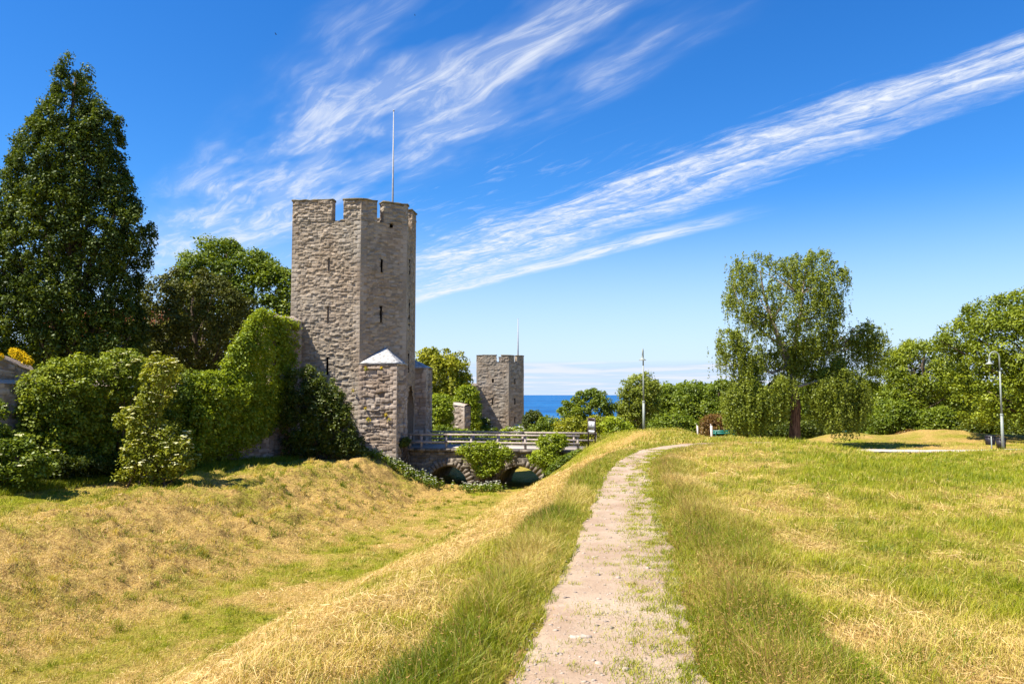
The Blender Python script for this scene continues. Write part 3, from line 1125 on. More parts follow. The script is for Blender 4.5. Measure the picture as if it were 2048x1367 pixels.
stone_wall('weathered limestone town wall half hidden in ivy at the left edge, left of the tall tower', WL[:4], 1.4, -3.2, [2.15, 2.15, 2.12, 1.9], 11)
stone_wall('upper course of the old town wall with yellow flowers growing on its rough top',
           [(-26.1, 19.2), (-24.65, 23.2), (-21.1, 32.1), (-20.3, 34.0)], 0.8, 2.1, [3.4, 3.5, 3.30, 2.6], 17)
stone_wall('high ivy covered section of town wall joined to the tall tower', WL[3:], 1.2, -3.2, [6.25, 6.30], 23)
stone_wall('far stretch of town wall draped in ivy running to the distant tower', [(-11.3, 57.6), (-9.6, 80), (-8.75, 98), (-7.75, 109), (-7.6, 110.5), (-5.4, 128.4)], 1.3, -8.5, [0.6, -0.6, -0.6, -0.4, 2.4, 3.2], 29, 0.16)
stone_wall('short grey stone wall stub in front of the far ivy column', [tuple(W(902, 830, 92)[:2]), tuple(W(929, 830, 91)[:2])], 1.2, -7.0, [W(905, 808, 92)[2], W(929, 812, 91)[2]], 37, 0.10)


# ------------------------------------------------------------------ bridge
def make_bridge():
    B = thing('stone_bridge', 'old two-arched stone bridge overgrown with leaves across the dry moat', 'bridge')
    N0 = np.array([-7.1, 52.0])
    e = np.array([0.97, -0.243])
    e /= np.linalg.norm(e)
    pr = np.array([-e[1], e[0]])
    L, WD, ZD = 12.2, 4.2, -1.78
    arches = [(3.1, 1.38, -4.25), (7.78, 1.55, -4.35)]

    def hole(u, z):
        r = np.zeros(u.shape, bool)
        for (c, R, zc) in arches:
            r |= (np.hypot(u - c, z - zc) < R) | ((np.abs(u - c) < R) & (z < zc))
        return r
    st = Stone()
    st.panel(N0, N0 + e * L, -5.6, ZD - 0.16, 0.045, seed=71, hole=hole, course=(0.12, 0.3), length=(0.2, 0.6), amp=1.6)
    st.panel(N0 + pr * WD + e * L, N0 + pr * WD, -5.6, ZD - 0.16, 0.06, seed=72, hole=lambda u, z: hole(L - u, z), course=(0.12, 0.3), length=(0.2, 0.6), amp=1.3)
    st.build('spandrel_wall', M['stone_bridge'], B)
    # vaults
    vt = Stone()
    for (c, R, zc) in arches:
        th = np.concatenate([[0], np.linspace(0, math.pi, 28), [math.pi]])
        zo = np.zeros(len(th))
        zo[0] = zo[-1] = -1.4
        X = np.empty((16, len(th), 3))
        for i, s in enumerate(np.linspace(0.02, WD - 0.02, 16)):
            rr = R - 0.005
            p = N0[None] + e[None] * (c + rr * np.cos(th))[:, None] + pr[None] * s
            X[i, :, :2] = p
            X[i, :, 2] = zc + rr * np.sin(th) + zo
        vt.grid(X, None, rng.random((16, len(th))), 0.0)
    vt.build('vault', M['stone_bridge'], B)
    # voussoir rings
    for (c, R, zc) in arches:
        mb = MB()
        n = 19
        for k in range(n):
            a0 = math.pi * k / n + 0.012
            a1 = math.pi * (k + 1) / n - 0.012
            hgt = rng.uniform(0.38, 0.54)
            pro = rng.uniform(0.02, 0.07)
            vs = []
            for dep in (-pro, 0.3):
                for (rr, an) in ((R - 0.01, a0), (R + hgt, a0 + 0.01), (R + hgt, a1 - 0.01), (R - 0.01, a1)):
                    p = N0 + e * (c + rr * math.cos(an)) + pr * dep
                    vs.append((p[0], p[1], zc + rr * math.sin(an) + rng.normal(0, 0.006)))
            mb.add(vs, [(0, 1, 2, 3), (7, 6, 5, 4), (0, 4, 5, 1), (1, 5, 6, 2), (2, 6, 7, 3), (3, 7, 4, 0)])
        mb.build('arch_ring', M['voussoir'], B)
    # edge course and deck
    for s, nm in ((-0.10, 0), (WD - 0.12, 1)):
        mb = MB()
        u = 0.0
        while u < L:
            l = rng.uniform(0.7, 1.3)
            p = N0 + e * (u + l / 2) + pr * (s + 0.13)
            mb.box((p[0], p[1], ZD - 0.08 + rng.normal(0, 0.006)), (l - 0.02, 0.34, 0.17), (*e, 0), (*pr, 0))
            u += l
        mb.build('edge_course', M['voussoir'], B)
    mb = MB()
    p = N0 + e * (L / 2 - 0.3) + pr * WD / 2
    mb.box((p[0], p[1], ZD - 0.06), (L + 1.4, WD - 0.5, 0.2), (*e, 0), (*pr, 0))
    mb.build('deck', M['deck'], B)
    # railings
    for s in (0.12, WD - 0.15):
        R_ = thing('railing', None, None)
        R_.parent = B
        posts = [0.45, 1.25, 2.95, 4.6, 6.35, 8.15, 9.9, 11.5] if s < 1 else [0.2, 1.9, 3.6, 5.4, 7.1, 8.9, 10.6, 12.0]
        for k, u in enumerate(posts):
            p = N0 + e * u + pr * s
            mb = MB()
            ln = rng.normal(0, 0.03)
            mb.tube([(p[0], p[1], ZD - 0.15), (p[0] + ln, p[1], ZD + 0.88)], [0.085, 0.075], 6)
            mb.build('post', M['wood'], R_)
        for h in (0.88, 0.42):
            u0 = posts[0]
            for a, b in ((0, 2), (2, 4), (4, 7)):
                mb = MB()
                pa = N0 + e * (posts[a] - 0.1) + pr * (s - 0.09)
                pb = N0 + e * (posts[b] + 0.1) + pr * (s - 0.09)
                dz = rng.normal(0, 0.015)
                mid = (pa + pb) / 2
                Lr = np.linalg.norm(pb - pa)
                mb.box((mid[0], mid[1], ZD + h + dz), (Lr, 0.09, 0.12), (*e, 0), (*pr, 0))
                mb.build('rail', M['wood'], R_)
    return B


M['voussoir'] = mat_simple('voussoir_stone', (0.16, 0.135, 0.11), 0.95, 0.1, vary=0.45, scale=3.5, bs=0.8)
make_bridge()


# ------------------------------------------------------------------ foliage
def leaf_quads(c, r, n_per, size, rg, shell=0.45, up=0.45, squash=0.8, cv=None, aspect=0.6, spread=0.9, bias=0.55):
    K = len(c)
    idx = np.repeat(np.arange(K), n_per)
    n = len(idx)
    d = rg.normal(size=(n, 3))
    d[:, 2] += bias
    d /= np.linalg.norm(d, axis=1, keepdims=True)
    rr = (shell + (1 - shell) * rg.random(n) ** 0.7) * r[idx] * rg.uniform(0.85, 1.25, n)
    p = c[idx] + d * rr[:, None] * np.array([1, 1, squash])
    nm = d * 0.7 + rg.normal(size=(n, 3)) * 0.55 * spread + np.array([0, 0, up])
    nm /= np.linalg.norm(nm, axis=1, keepdims=True)
    t = np.cross(nm, rg.normal(size=(n, 3)))
    t /= np.linalg.norm(t, axis=1, keepdims=True)
    b = np.cross(nm, t)
    L = size * rg.uniform(0.65, 1.35, n)[:, None]
    Wd = L * aspect
    v = np.stack([p - t * L / 2, p + b * Wd / 2 - nm * L * 0.08, p + t * L / 2, p - b * Wd / 2 - nm * L * 0.08], 1).reshape(-1, 3)
    if cv is None:
        cv = rg.random(K)
    val = np.clip(cv[idx] * 0.6 + rg.random(n) * 0.4 + 0.12 * d[:, 2], 0, 1)
    return v, val


def quads_obj(name, vs, vals, mat, parent=None):
    v = np.concatenate(vs)
    a = np.concatenate(vals)
    f = np.arange(len(v)).reshape(-1, 4)
    return mesh_obj(name, v, f, mat, parent, fattr={'v': a})


def in_poly(P, x, y):
    P = np.asarray(P, float)
    r = np.zeros(len(x), bool)
    j = len(P) - 1
    for i in range(len(P)):
        xi, yi = P[i]
        xj, yj = P[j]
        c = ((yi > y) != (yj > y)) & (x < (xj - xi) * (y - yi) / (yj - yi + 1e-12) + xi)
        r ^= c
        j = i
    return r


def poly_dist(P, x, y):
    P = np.asarray(P, float)
    best = np.full(len(x), 1e9)
    for i in range(len(P)):
        a = P[i]
        b = P[(i + 1) % len(P)]
        ab = b - a
        t = np.clip(((x - a[0]) * ab[0] + (y - a[1]) * ab[1]) / (ab @ ab + 1e-9), 0, 1)
        best = np.minimum(best, np.hypot(x - a[0] - t * ab[0], y - a[1] - t * ab[1]))
    return best


def crown_clumps(poly, Y, n, rc, rg, depth=1.0, gap=0.0, gapscale=0.8, seed=0, maxr=None, interior=0.25):
    """poly is an outline (photo pixels) of a crown standing at distance Y; it is rounded into a volume of clump centres"""
    poly = np.asarray(poly, float)
    k = Y / FPX
    Pm = np.array([W(a, b, Y)[[0, 2]] for a, b in poly])
    lo, hi = Pm.min(0), Pm.max(0)
    out, rad = [], []
    tot = 0
    R = None
    while tot < n:
        x = rg.uniform(lo[0], hi[0], n * 3)
        z = rg.uniform(lo[1], hi[1], n * 3)
        ok = in_poly(Pm, x, z)
        x, z = x[ok], z[ok]
        d = poly_dist(Pm, x, z)
        if R is None:
            R = d.max()
            if maxr:
                R = min(R, maxr)
        rr = rc * rg.uniform(0.6, 1.3, len(x))
        ok = d > rr * 0.55
        x, z, d, rr = x[ok], z[ok], d[ok], rr[ok]
        dd = np.minimum(d, R)
        h = R * np.sqrt(np.clip(1 - (1 - dd / R) ** 2, 0, 1)) * depth
        s = rg.random(len(x))
        sg = np.where(rg.random(len(x)) < 0.62, -1, 1)
        yo = np.where(s < interior, rg.uniform(-1, 1, len(x)), sg * rg.uniform(0.7, 1.0, len(x))) * h
        if gap > 0:
            g = vn(x / gapscale, z / gapscale + yo * 0.5, seed + 50)
            ok = g > gap
            x, z, yo, rr = x[ok], z[ok], yo[ok], rr[ok]
        pts = np.stack([x, Y + yo, z], 1)
        out.append(pts)
        rad.append(rr)
        tot += len(x)
    return np.concatenate(out)[:n], np.concatenate(rad)[:n]


def make_trunk(base, top, r0, limbs, rg, mat, parent, wob=0.25, sides=9, forks=None):
    mb = MB()
    base = np.array(base, float)
    top = np.array(top, float)
    n = 7
    pts = []
    for i in range(n):
        t = i / (n - 1)
        p = base + (top - base) * t
        if 0 < i < n - 1:
            p[:2] += rg.normal(0, wob, 2)
        pts.append(p)
    rad = [r0 * (1.35 if i == 0 else 1) * (1 - 0.85 * i / (n - 1)) for i in range(n)]
    mb.tube(pts, rad, sides)
    P = np.array(pts)
    for L in limbs:
        L = np.array(L, float)
        # leave the stem well below the limb's end
        t = np.clip((L[2] - base[2]) / (top[2] - base[2] + 1e-6) * rg.uniform(0.45, 0.75), 0.12, 0.95)
        i = t * (n - 1)
        i0 = int(i)
        s = P[i0] + (P[min(i0 + 1, n - 1)] - P[i0]) * (i - i0)
        m1 = s + (L - s) * 0.4 + np.array([0, 0, -0.06 * np.linalg.norm(L - s)]) + rg.normal(0, 0.12, 3)
        m2 = s + (L - s) * 0.75 + rg.normal(0, 0.15, 3)
        rb = r0 * (1 - 0.8 * t) * rg.uniform(0.3, 0.5)
        mb.tube([s, m1, m2, L], [rb, rb * 0.7, rb * 0.45, rb * 0.15], 5, cap=False)
    return mb.build('trunk', mat, parent, smooth=True)


def tree(name, label, cat, poly, Y, mat, n, rc, per, size, base_px, seed, group=None, trunk_r=0.25, limbs=18, gap=0.3, gapscale=1.4,
         depth=1.0, bark='bark', squash=0.8, up=0.45, maxr=None, top=None, interior=0.25, aspect=0.6, shell=0.45):
    rg = np.random.default_rng(seed)
    T = thing(name, label, cat, group)
    c, r = crown_clumps(poly, Y, n, rc, rg, depth, gap, gapscale, seed, maxr, interior)
    # tonal grouping at limb scale
    cv = np.clip(0.25 + 0.5 * rg.random(len(c)) + 0.35 * (vn(c[:, 0] * 0.5, c[:, 2] * 0.5 + c[:, 1] * 0.3, seed) - 0.5), 0, 1)
    v, a = leaf_quads(c, r, per, size, rg, shell, up, squash, cv, aspect)
    quads_obj('crown', [v], [a], M[mat], T)
    P = np.asarray(poly, float)
    bx = W(base_px, 800, Y)[0]
    bz = float(hz(bx, Y)) - 0.3
    if top is None:
        tp = P[np.argmin(P[:, 1])]
        top = W(tp[0] * 0.7 + base_px * 0.3, tp[1] + 0.12 * (P[:, 1].max() - P[:, 1].min()), Y)
    sel = c[rg.choice(len(c), min(limbs, len(c)), replace=False)]
    make_trunk((bx, Y, bz), top, trunk_r, sel, rg, M[bark], T)
    return T


def bush(name, label, cat, poly, Yf, mat, n, rc, per, size, seed, group=None, depth=1.0, flowers=None, gap=0.0, thick=None, up=0.5, stems=True, squash=0.85, maxr=None, interior=0.25):
    """leafy shrub or ivy whose outline follows poly; Yf is a distance or a function of px"""
    rg = np.random.default_rng(seed)
    T = thing(name, label, cat, group)
    if callable(Yf):
        P = np.asarray(poly, float)
        out, rad = [], []
        tot = 0
        while tot < n:
            x = rg.uniform(P[:, 0].min(), P[:, 0].max(), n * 2)
            y = rg.uniform(P[:, 1].min(), P[:, 1].max(), n * 2)
            ok = in_poly(P, x, y)
            x, y = x[ok], y[ok]
            d = poly_dist(P, x, y)
            yy = Yf(x)
            k = yy / FPX
            rr = rc * rg.uniform(0.6, 1.3, len(x))
            ok = d * k > rr * 0.5
            x, y, yy, rr, d, k = x[ok], y[ok], yy[ok], rr[ok], d[ok], k[ok]
            off = (thick or 0.6) * rg.random(len(x)) * np.clip(d * k / 1.2, 0.2, 1)
            if gap:
                g = vn(x * k / 1.1, y * k / 1.1, seed + 50) > gap
                x, y, yy, rr, off = x[g], y[g], yy[g], rr[g], off[g]
            pts = np.array([W(a, b, c_ - o_) for a, b, c_, o_ in zip(x, y, yy, off)])
            out.append(pts)
            rad.append(rr)
            tot += len(x)
        c, r = np.concatenate(out)[:n], np.concatenate(rad)[:n]
    else:
        c, r = crown_clumps(poly, Yf, n, rc, rg, depth, gap, 1.2, seed, maxr, interior)
    zg = hz(c[:, 0], c[:, 1]) + 0.05
    c[:, 2] = np.maximum(c[:, 2], zg + 0.1)
    cv = np.clip(0.25 + 0.5 * rg.random(len(c)) + 0.3 * (vn(c[:, 0] * 0.8, c[:, 2] * 0.8, seed) - 0.5), 0, 1)
    v, a = leaf_quads(c, r, per, size, rg, 0.4, up, squash, cv)
    quads_obj('foliage', [v], [a], M[mat], T)
    if flowers:
        fm, nf, fs = flowers
        # flat flower heads on the outer, upper side of the clumps
        hi = rg.choice(len(c), nf, replace=True)
        d = rg.normal(size=(nf, 3))
        d[:, 2] = np.abs(d[:, 2]) + 0.4
        d[:, 1] -= 0.5
        d /= np.linalg.norm(d, axis=1, keepdims=True)
        fc = c[hi] + d * r[hi][:, None] * 1.12
        vs, vals = leaf_quads(fc, np.full(nf, fs), 9, fs * 0.8, rg, 0.2, 2.2, 0.25, None, 0.9, 0.4)
        tag(quads_obj('flowers', [vs], [vals], M[fm], T), kind='stuff')
    if stems:
        mb = MB()
        cx = c.mean(0)
        b0 = np.array([cx[0], cx[1] + (0.2 if not callable(Yf) else 0), 0.0])
        b0[2] = float(hz(b0[0], b0[1])) - 0.1
        for i in rg.choice(len(c), min(14, len(c)), replace=False):
            s = b0 + np.array([rg.normal(0, 0.35), rg.normal(0, 0.2), 0])
            e_ = c[i]
            mb.tube([s, (s + e_) / 2 + rg.normal(0, 0.15, 3), e_], [0.05, 0.035, 0.01], 5, cap=False)
        mb.build('stems', M['bark'], T, smooth=True)
    return T


# ---- left side trees
tree('conical_tree', 'tall dark cone-shaped tree towering over the wall at far left', 'tree',
     [(150, 116), (174, 132), (182, 160), (184, 205), (190, 240), (200, 198), (214, 184), (226, 205), (238, 245), (243, 330), (262, 372), (272, 408), (308, 440), (300, 500), (282, 552), (286, 640), (290, 735),
      (150, 765), (-60, 765), (-70, 500), (-8, 425), (14, 352), (40, 290), (62, 258), (108, 205), (120, 170), (132, 140)],
     47.0, 'leaf_cone', 1750, 0.45, 120, 0.16, 150, 101, trunk_r=0.45, limbs=60, gap=0.16, gapscale=0.7, top=W(152, 150, 47), depth=0.55, squash=1.15, up=0.3, shell=0.25)
tree('leafy_tree', 'dark brownish green tree between the cone-shaped tree and the ivy column', 'tree',
     [(280, 620), (300, 575), (340, 550), (385, 535), (430, 545), (470, 556), (505, 600), (515, 650), (500, 710), (450, 760), (290, 760)],
     55.0, 'leaf_brown', 300, 0.62, 110, 0.19, 400, 102, trunk_r=0.35, limbs=25, gap=0.2)
tree('leafy_tree', 'sunlit round-topped tree just left of the tall tower, behind the darker tree', 'tree',
     [(362, 560), (374, 512), (396, 490), (430, 482), (482, 486), (500, 500), (528, 500), (556, 528), (590, 545), (640, 560), (640, 680), (370, 680)],
     66.0, 'leaf_mid', 360, 0.8, 110, 0.24, 500, 103, trunk_r=0.4, limbs=25, gap=0.22)
tree('leafy_tree', 'broad tree filling the gap low behind the ivy at left', 'tree',
     [(200, 640), (300, 600), (420, 640), (560, 640), (600, 700), (600, 790), (180, 790)],
     60.0, 'leaf_brown', 240, 0.8, 90, 0.24, 330, 104, trunk_r=0.3, limbs=12, gap=0.1)
tree('chestnut_tree', 'round yellowish green tree between the two towers', 'tree',
     [(822, 760), (826, 712), (845, 697), (870, 694), (900, 693), (925, 704), (942, 730), (946, 765), (940, 800), (910, 830), (830, 830)],
     112.0, 'leaf_yellow', 260, 0.95, 90, 0.36, 880, 105, trunk_r=0.35, limbs=16, gap=0.18)

# ---- ivy and shrubs along the near wall
bush('ivy', 'bright tall ivy column wrapping the high wall beside the tall tower', 'ivy',
     [(497, 632), (520, 617), (548, 620), (570, 632), (600, 646), (598, 700), (588, 760), (572, 830), (535, 880), (500, 850), (470, 800), (430, 752), (450, 710), (470, 680)],
     lambda px: wall_Y(px) - 0.1, 'leaf_bright', 520, 0.40, 62, 0.15, 201, thick=0.8, stems=False)
bush('ivy', 'rounded ivy bulge spilling off the low wall left of the ivy column', 'ivy',
     [(362, 760), (400, 742), (440, 742), (480, 740), (520, 744), (548, 770), (548, 820), (540, 860), (508, 905), (470, 922), (380, 950), (350, 900)],
     lambda px: wall_Y(px) - 0.3, 'leaf_bright', 460, 0.42, 66, 0.145, 202, thick=1.7, stems=False)
bush('ivy', 'dark leafy ivy mass hanging over the wall near the left edge', 'ivy',
     [(32, 770), (60, 742), (95, 722), (140, 706), (200, 708), (250, 702), (300, 720), (330, 780), (330, 900), (300, 960), (120, 975), (60, 950), (38, 860)],
     lambda px: wall_Y(px) - 0.2, 'leaf_lime', 700, 0.40, 66, 0.135, 203, thick=1.5, stems=False)
bush('ivy', 'leafy ivy draped over the low wall between the flowering elder and the ivy bulge', 'ivy',
     [(270, 735), (330, 730), (375, 738), (420, 748), (420, 800), (400, 900), (370, 945), (290, 955), (270, 880)],
     lambda px: wall_Y(px) - 0.2, 'leaf_mid', 420, 0.36, 75, 0.11, 2031, thick=1.2, stems=False)
bush('elder_bush', 'pale flowering elder bush standing out in sun before the low wall', 'bush',
     [(290, 735), (305, 712), (335, 706), (364, 730), (360, 775), (334, 805), (326, 832), (352, 850), (388, 885), (398, 940), (330, 966), (240, 965), (246, 905), (262, 868), (222, 848), (236, 828), (272, 800), (288, 770)],
     33.9, 'leaf_yellow', 260, 0.30, 72, 0.115, 204, flowers=('flower_cream', 220, 0.13), depth=0.8, maxr=1.0)
bush('elder_bush', 'upper flowering elder rising over the wall, left of the pale sunlit elder bush', 'bush',
     [(218, 745), (226, 712), (246, 696), (272, 700), (288, 722), (296, 750), (280, 800), (240, 800), (222, 780)],
     36.0, 'leaf_lime', 120, 0.32, 72, 0.12, 2041, flowers=('flower_cream', 60, 0.13), depth=0.8, maxr=1.0)
bush('elder_bush', 'low elder bush with few cream flower heads at the bottom left corner of the wall', 'bush',
     [(-60, 800), (0, 780), (10, 850), (36, 864), (62, 872), (80, 900), (110, 925), (104, 950), (80, 975), (-60, 985)],
     30.2, 'leaf_mid', 220, 0.34, 70, 0.12, 205, flowers=('flower_cream', 40, 0.14), depth=0.7)
bush('undergrowth_bush', 'tangled undergrowth coloured dark for shade at the foot of the wall between the elder bushes', 'bush',
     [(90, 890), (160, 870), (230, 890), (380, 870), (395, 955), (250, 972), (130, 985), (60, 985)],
     lambda px: wall_Y(px) - 0.7, 'leaf_dark', 420, 0.30, 70, 0.11, 206, thick=2.4)  # dark leaf colour stands in for shade at the wall foot
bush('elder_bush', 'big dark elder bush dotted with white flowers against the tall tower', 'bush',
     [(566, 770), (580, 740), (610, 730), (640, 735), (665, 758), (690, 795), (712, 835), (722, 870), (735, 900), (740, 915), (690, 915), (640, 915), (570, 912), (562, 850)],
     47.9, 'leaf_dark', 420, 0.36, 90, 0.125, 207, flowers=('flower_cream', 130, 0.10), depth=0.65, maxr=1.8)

# ---- planting beyond the bridge
bush('ivy', 'tall ivy column on the far wall left of the distant tower', 'ivy',
     [(903, 812), (911, 778), (922, 768), (945, 769), (958, 785), (963, 815), (965, 850), (950, 868), (925, 868), (926, 820)], 103.0, 'leaf_bright', 150, 0.6, 80, 0.24, 208, depth=0.6, stems=False)
bush('round_shrub', 'yellow-green shrub right of the tall tower, behind the bridge railing', 'bush',
     [(848, 860), (850, 800), (862, 790), (885, 786), (904, 795), (910, 830), (905, 868), (850, 868)], 88.0, 'leaf_bright', 150, 0.55, 80, 0.22, 209)
bush('dark_shrub', 'dark shrub at the foot of the distant tower with white flowers', 'bush',
     [(955, 868), (958, 830), (975, 838), (990, 850), (1005, 870), (1000, 885), (955, 885)], 119.0, 'leaf_dark', 70, 0.5, 70, 0.26, 210, flowers=('flower_white', 22, 0.2))
bush('flowering_shrub', 'pale flowering shrub behind the middle of the bridge railing', 'bush',
     [(1000, 862), (1012, 852), (1035, 858), (1060, 866), (1075, 885), (1060, 898), (1000, 898)], 80.0, 'leaf_bright', 80, 0.4, 70, 0.2, 211, flowers=('flower_white', 60, 0.14))
mid = [('leaf_dark', [(1046, 830), (1058, 820), (1072, 818), (1085, 826), (1096, 850), (1060, 862), (1046, 862)], 95, 'dark rounded shrub just right of the distant tower'),
       ('leaf_mid', [(1050, 880), (1060, 850), (1080, 832), (1105, 828), (1125, 838), (1140, 868), (1130, 895), (1050, 895)], 72, 'mid-green dome shrub above the right end of the railing'),
       ('leaf_yellow', [(1105, 850), (1120, 836), (1150, 832), (1180, 828), (1215, 832), (1245, 850), (1250, 885), (1180, 900), (1120, 895)], 66, 'yellowish shrub thicket behind the information board'),
       ('leaf_bright', [(1195, 850), (1215, 832), (1240, 836), (1265, 848), (1280, 870), (1265, 892), (1210, 892)], 62, 'bright green shrub between the information board and the left lamp'),
       ('leaf_mid', [(1255, 870), (1275, 860), (1300, 862), (1315, 880), (1255, 890)], 60, 'small grey-green shrub at the foot of the left lamp')]
for k, (m_, pl, Y_, lb) in enumerate(mid):
    bush('shrub', lb, 'bush', pl, float(Y_), m_, 170 if k == 2 else 110, 0.42, 75, 0.17, 220 + k, group='shrubs beyond the bridge')
bush('thicket', 'dark green thicket behind the left part of the bridge railing', 'bush',
     [(845, 895), (850, 862), (880, 850), (920, 858), (960, 862), (1000, 872), (1010, 898)], 64.0, 'leaf_mid', 260, 0.5, 80, 0.18, 239, maxr=2.0)
# low ground-hugging thicket further on hides the slope to the sea
for k, (pl, Y_, m_, lb) in enumerate([
        ([(940, 868), (960, 850), (1010, 860), (1050, 850), (1100, 846), (1160, 840), (1240, 845), (1260, 900), (940, 900)], 105.0, 'leaf_mid', 'long low thicket behind the shrubs between the distant tower and the left lamp'),
        ([(1020, 850), (1060, 838), (1110, 846), (1180, 842), (1250, 836), (1300, 850), (1300, 890), (1020, 890)], 160.0, 'leaf_dark', 'dark far thicket on the slope towards the sea')]):
    bush('thicket', lb, 'bush', pl, Y_, m_, 260, 0.9, 60, 0.36, 240 + k, maxr=3.0)

tree('open_tree', 'small open-crowned tree with sea showing through its branches', 'tree',
     [(1114, 835), (1118, 808), (1138, 790), (1160, 778), (1195, 773), (1212, 786), (1232, 792), (1232, 815), (1222, 842), (1200, 850), (1120, 850)],
     84.0, 'leaf_mid', 165, 0.48, 85, 0.21, 1175, 301, trunk_r=0.22, limbs=26, gap=0.28, gapscale=0.8, interior=0.4)
tree('willow_tree', 'grey-green tree rising behind the left lamp', 'tree',
     [(1225, 840), (1228, 800), (1236, 768), (1255, 750), (1280, 744), (1305, 745), (1326, 765), (1320, 800), (1312, 840), (1300, 870), (1240, 865)],
     88.0, 'leaf_birch', 190, 0.6, 90, 0.22, 1285, 302, trunk_r=0.35, limbs=28, gap=0.32, gapscale=1.2)
wood = [([(1292, 870), (1296, 800), (1312, 775), (1340, 768), (1362, 780), (1372, 830), (1370, 872)], 104, 'leaf_mid', 'leftmost of the trees in the wood behind the park, beside the grey-green tree'),
        ([(1345, 870), (1348, 790), (1362, 768), (1390, 762), (1410, 778), (1418, 830), (1410, 872)], 98, 'leaf_mid', 'second tree of the wood, above the white post'),
        ([(1395, 860), (1398, 785), (1415, 766), (1440, 757), (1470, 762), (1490, 790), (1490, 860)], 96, 'leaf_mid', 'third tree of the wood, above the reddish bush'),
        ([(1470, 840), (1475, 775), (1500, 765), (1540, 760), (1580, 780), (1600, 860), (1480, 880)], 92, 'leaf_dark', 'tree of the wood half hidden behind the birch crown'),
        ([(1600, 860), (1610, 790), (1650, 770), (1690, 768), (1730, 790), (1740, 870), (1600, 880)], 92, 'leaf_dark', 'dark tree seen through the gap right of the birch trunk'),
        ([(1300, 872), (1310, 838), (1340, 826), (1380, 834), (1410, 850), (1420, 876)], 80, 'leaf_mid', 'low leafy tree in front of the wood, left of the white post')]
for k, (pl, Y_, m_, lb) in enumerate(wood):
    tree('woodland_tree', lb, 'tree', pl, float(Y_), m_, 190, 0.72, 85, 0.26, np.mean([p[0] for p in pl]), 310 + k, group='trees of the wood behind the park', trunk_r=0.25, limbs=10, gap=0.12)

def far_wood():
    rg = np.random.default_rng(909)
    n = 2300
    px = rg.uniform(1270, 2500, n)
    Y = rg.uniform(118, 150, n)
    topy = 786 - 22 * fbm(px / 70.0, px * 0, 61, 3) + 10 * (px < 1320)
    x = (px - 1024) / FPX * Y
    zt = EYE - (topy - 789) / FPX * Y
    zg = hz(x, Y, False)
    z = zg + (zt - zg) * rg.random(n) ** 0.95
    c = np.stack([x, Y, z], 1)
    v, a = leaf_quads(c, rg.uniform(1.0, 1.9, n), 60, 0.62, rg, 0.5, 0.5, 0.8)
    tag(quads_obj('far_wood', [v], [a], M['leaf_mid']), 'distant continuous wood closing the view behind the lawn trees', 'wood', kind='stuff')


far_wood()

# ---- right side
tree('leafy_tree', 'light green tree between the birch and the big right-hand tree', 'tree',
     [(1728, 780), (1752, 715), (1790, 695), (1820, 680), (1860, 674), (1890, 684), (1910, 710), (1930, 760), (1930, 850), (1880, 872), (1760, 875), (1735, 840)],
     74.0, 'leaf_lime', 460, 0.72, 100, 0.21, 1835, 401, trunk_r=0.35, limbs=36, gap=0.33, gapscale=1.5)
tree('leafy_tree', 'large yellow-green tree overhanging the right lamp at the right edge', 'tree',
     [(1898, 700), (1895, 660), (1908, 632), (1930, 612), (1965, 595), (2005, 588), (2030, 575), (2090, 560), (2180, 600), (2230, 700), (2230, 860), (2000, 868), (1945, 850), (1925, 800), (1915, 740)],
     52.0, 'leaf_lime', 700, 0.62, 110, 0.18, 2090, 402, trunk_r=0.45, limbs=36, gap=0.20, gapscale=1.3)
rb = [([(1715, 880), (1735, 830), (1765, 800), (1800, 796), (1830, 820), (1840, 878)], 66, 'leaf_mid', 'bright green bush left of the pale dead twigs, right of the birch'),
      ([(1815, 882), (1830, 830), (1860, 812), (1895, 815), (1915, 840), (1920, 884)], 64, 'leaf_mid', 'spreading bush in the middle of the row under the right-hand trees'),
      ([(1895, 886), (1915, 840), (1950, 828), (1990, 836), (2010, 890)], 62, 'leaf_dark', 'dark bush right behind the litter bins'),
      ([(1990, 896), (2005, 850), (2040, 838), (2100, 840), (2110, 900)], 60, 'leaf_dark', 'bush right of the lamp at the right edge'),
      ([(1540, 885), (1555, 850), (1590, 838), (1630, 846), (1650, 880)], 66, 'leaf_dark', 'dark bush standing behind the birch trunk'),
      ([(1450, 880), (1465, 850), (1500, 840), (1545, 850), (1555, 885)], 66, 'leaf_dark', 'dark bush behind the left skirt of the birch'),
      ([(1640, 872), (1665, 835), (1700, 826), (1740, 842), (1750, 884)], 68, 'leaf_dark', 'dark bush under the right skirt of the birch')]
for k, (pl, Y_, m_, lb) in enumerate(rb):
    bush('hedge_bush', lb, 'bush', pl, float(Y_), m_, 210, 0.5, 80, 0.17, 410 + k, group='row of bushes below the right-hand trees')
bush('reddish_bush', 'rounded reddish-brown bush behind the green bench', 'bush',
     [(1398, 872), (1400, 845), (1412, 830), (1432, 826), (1455, 832), (1475, 840), (1480, 880), (1400, 882)], 57.0, 'leaf_red', 200, 0.34, 90, 0.12, 420)
bush('dry_twiggy_bush', 'pale dry twiggy shrub on the edge of the mound right of the birch', 'bush',
     [(1790, 885), (1795, 868), (1812, 862), (1828, 868), (1832, 885)], 60.5, 'leaf_red', 50, 0.28, 60, 0.12, 421)


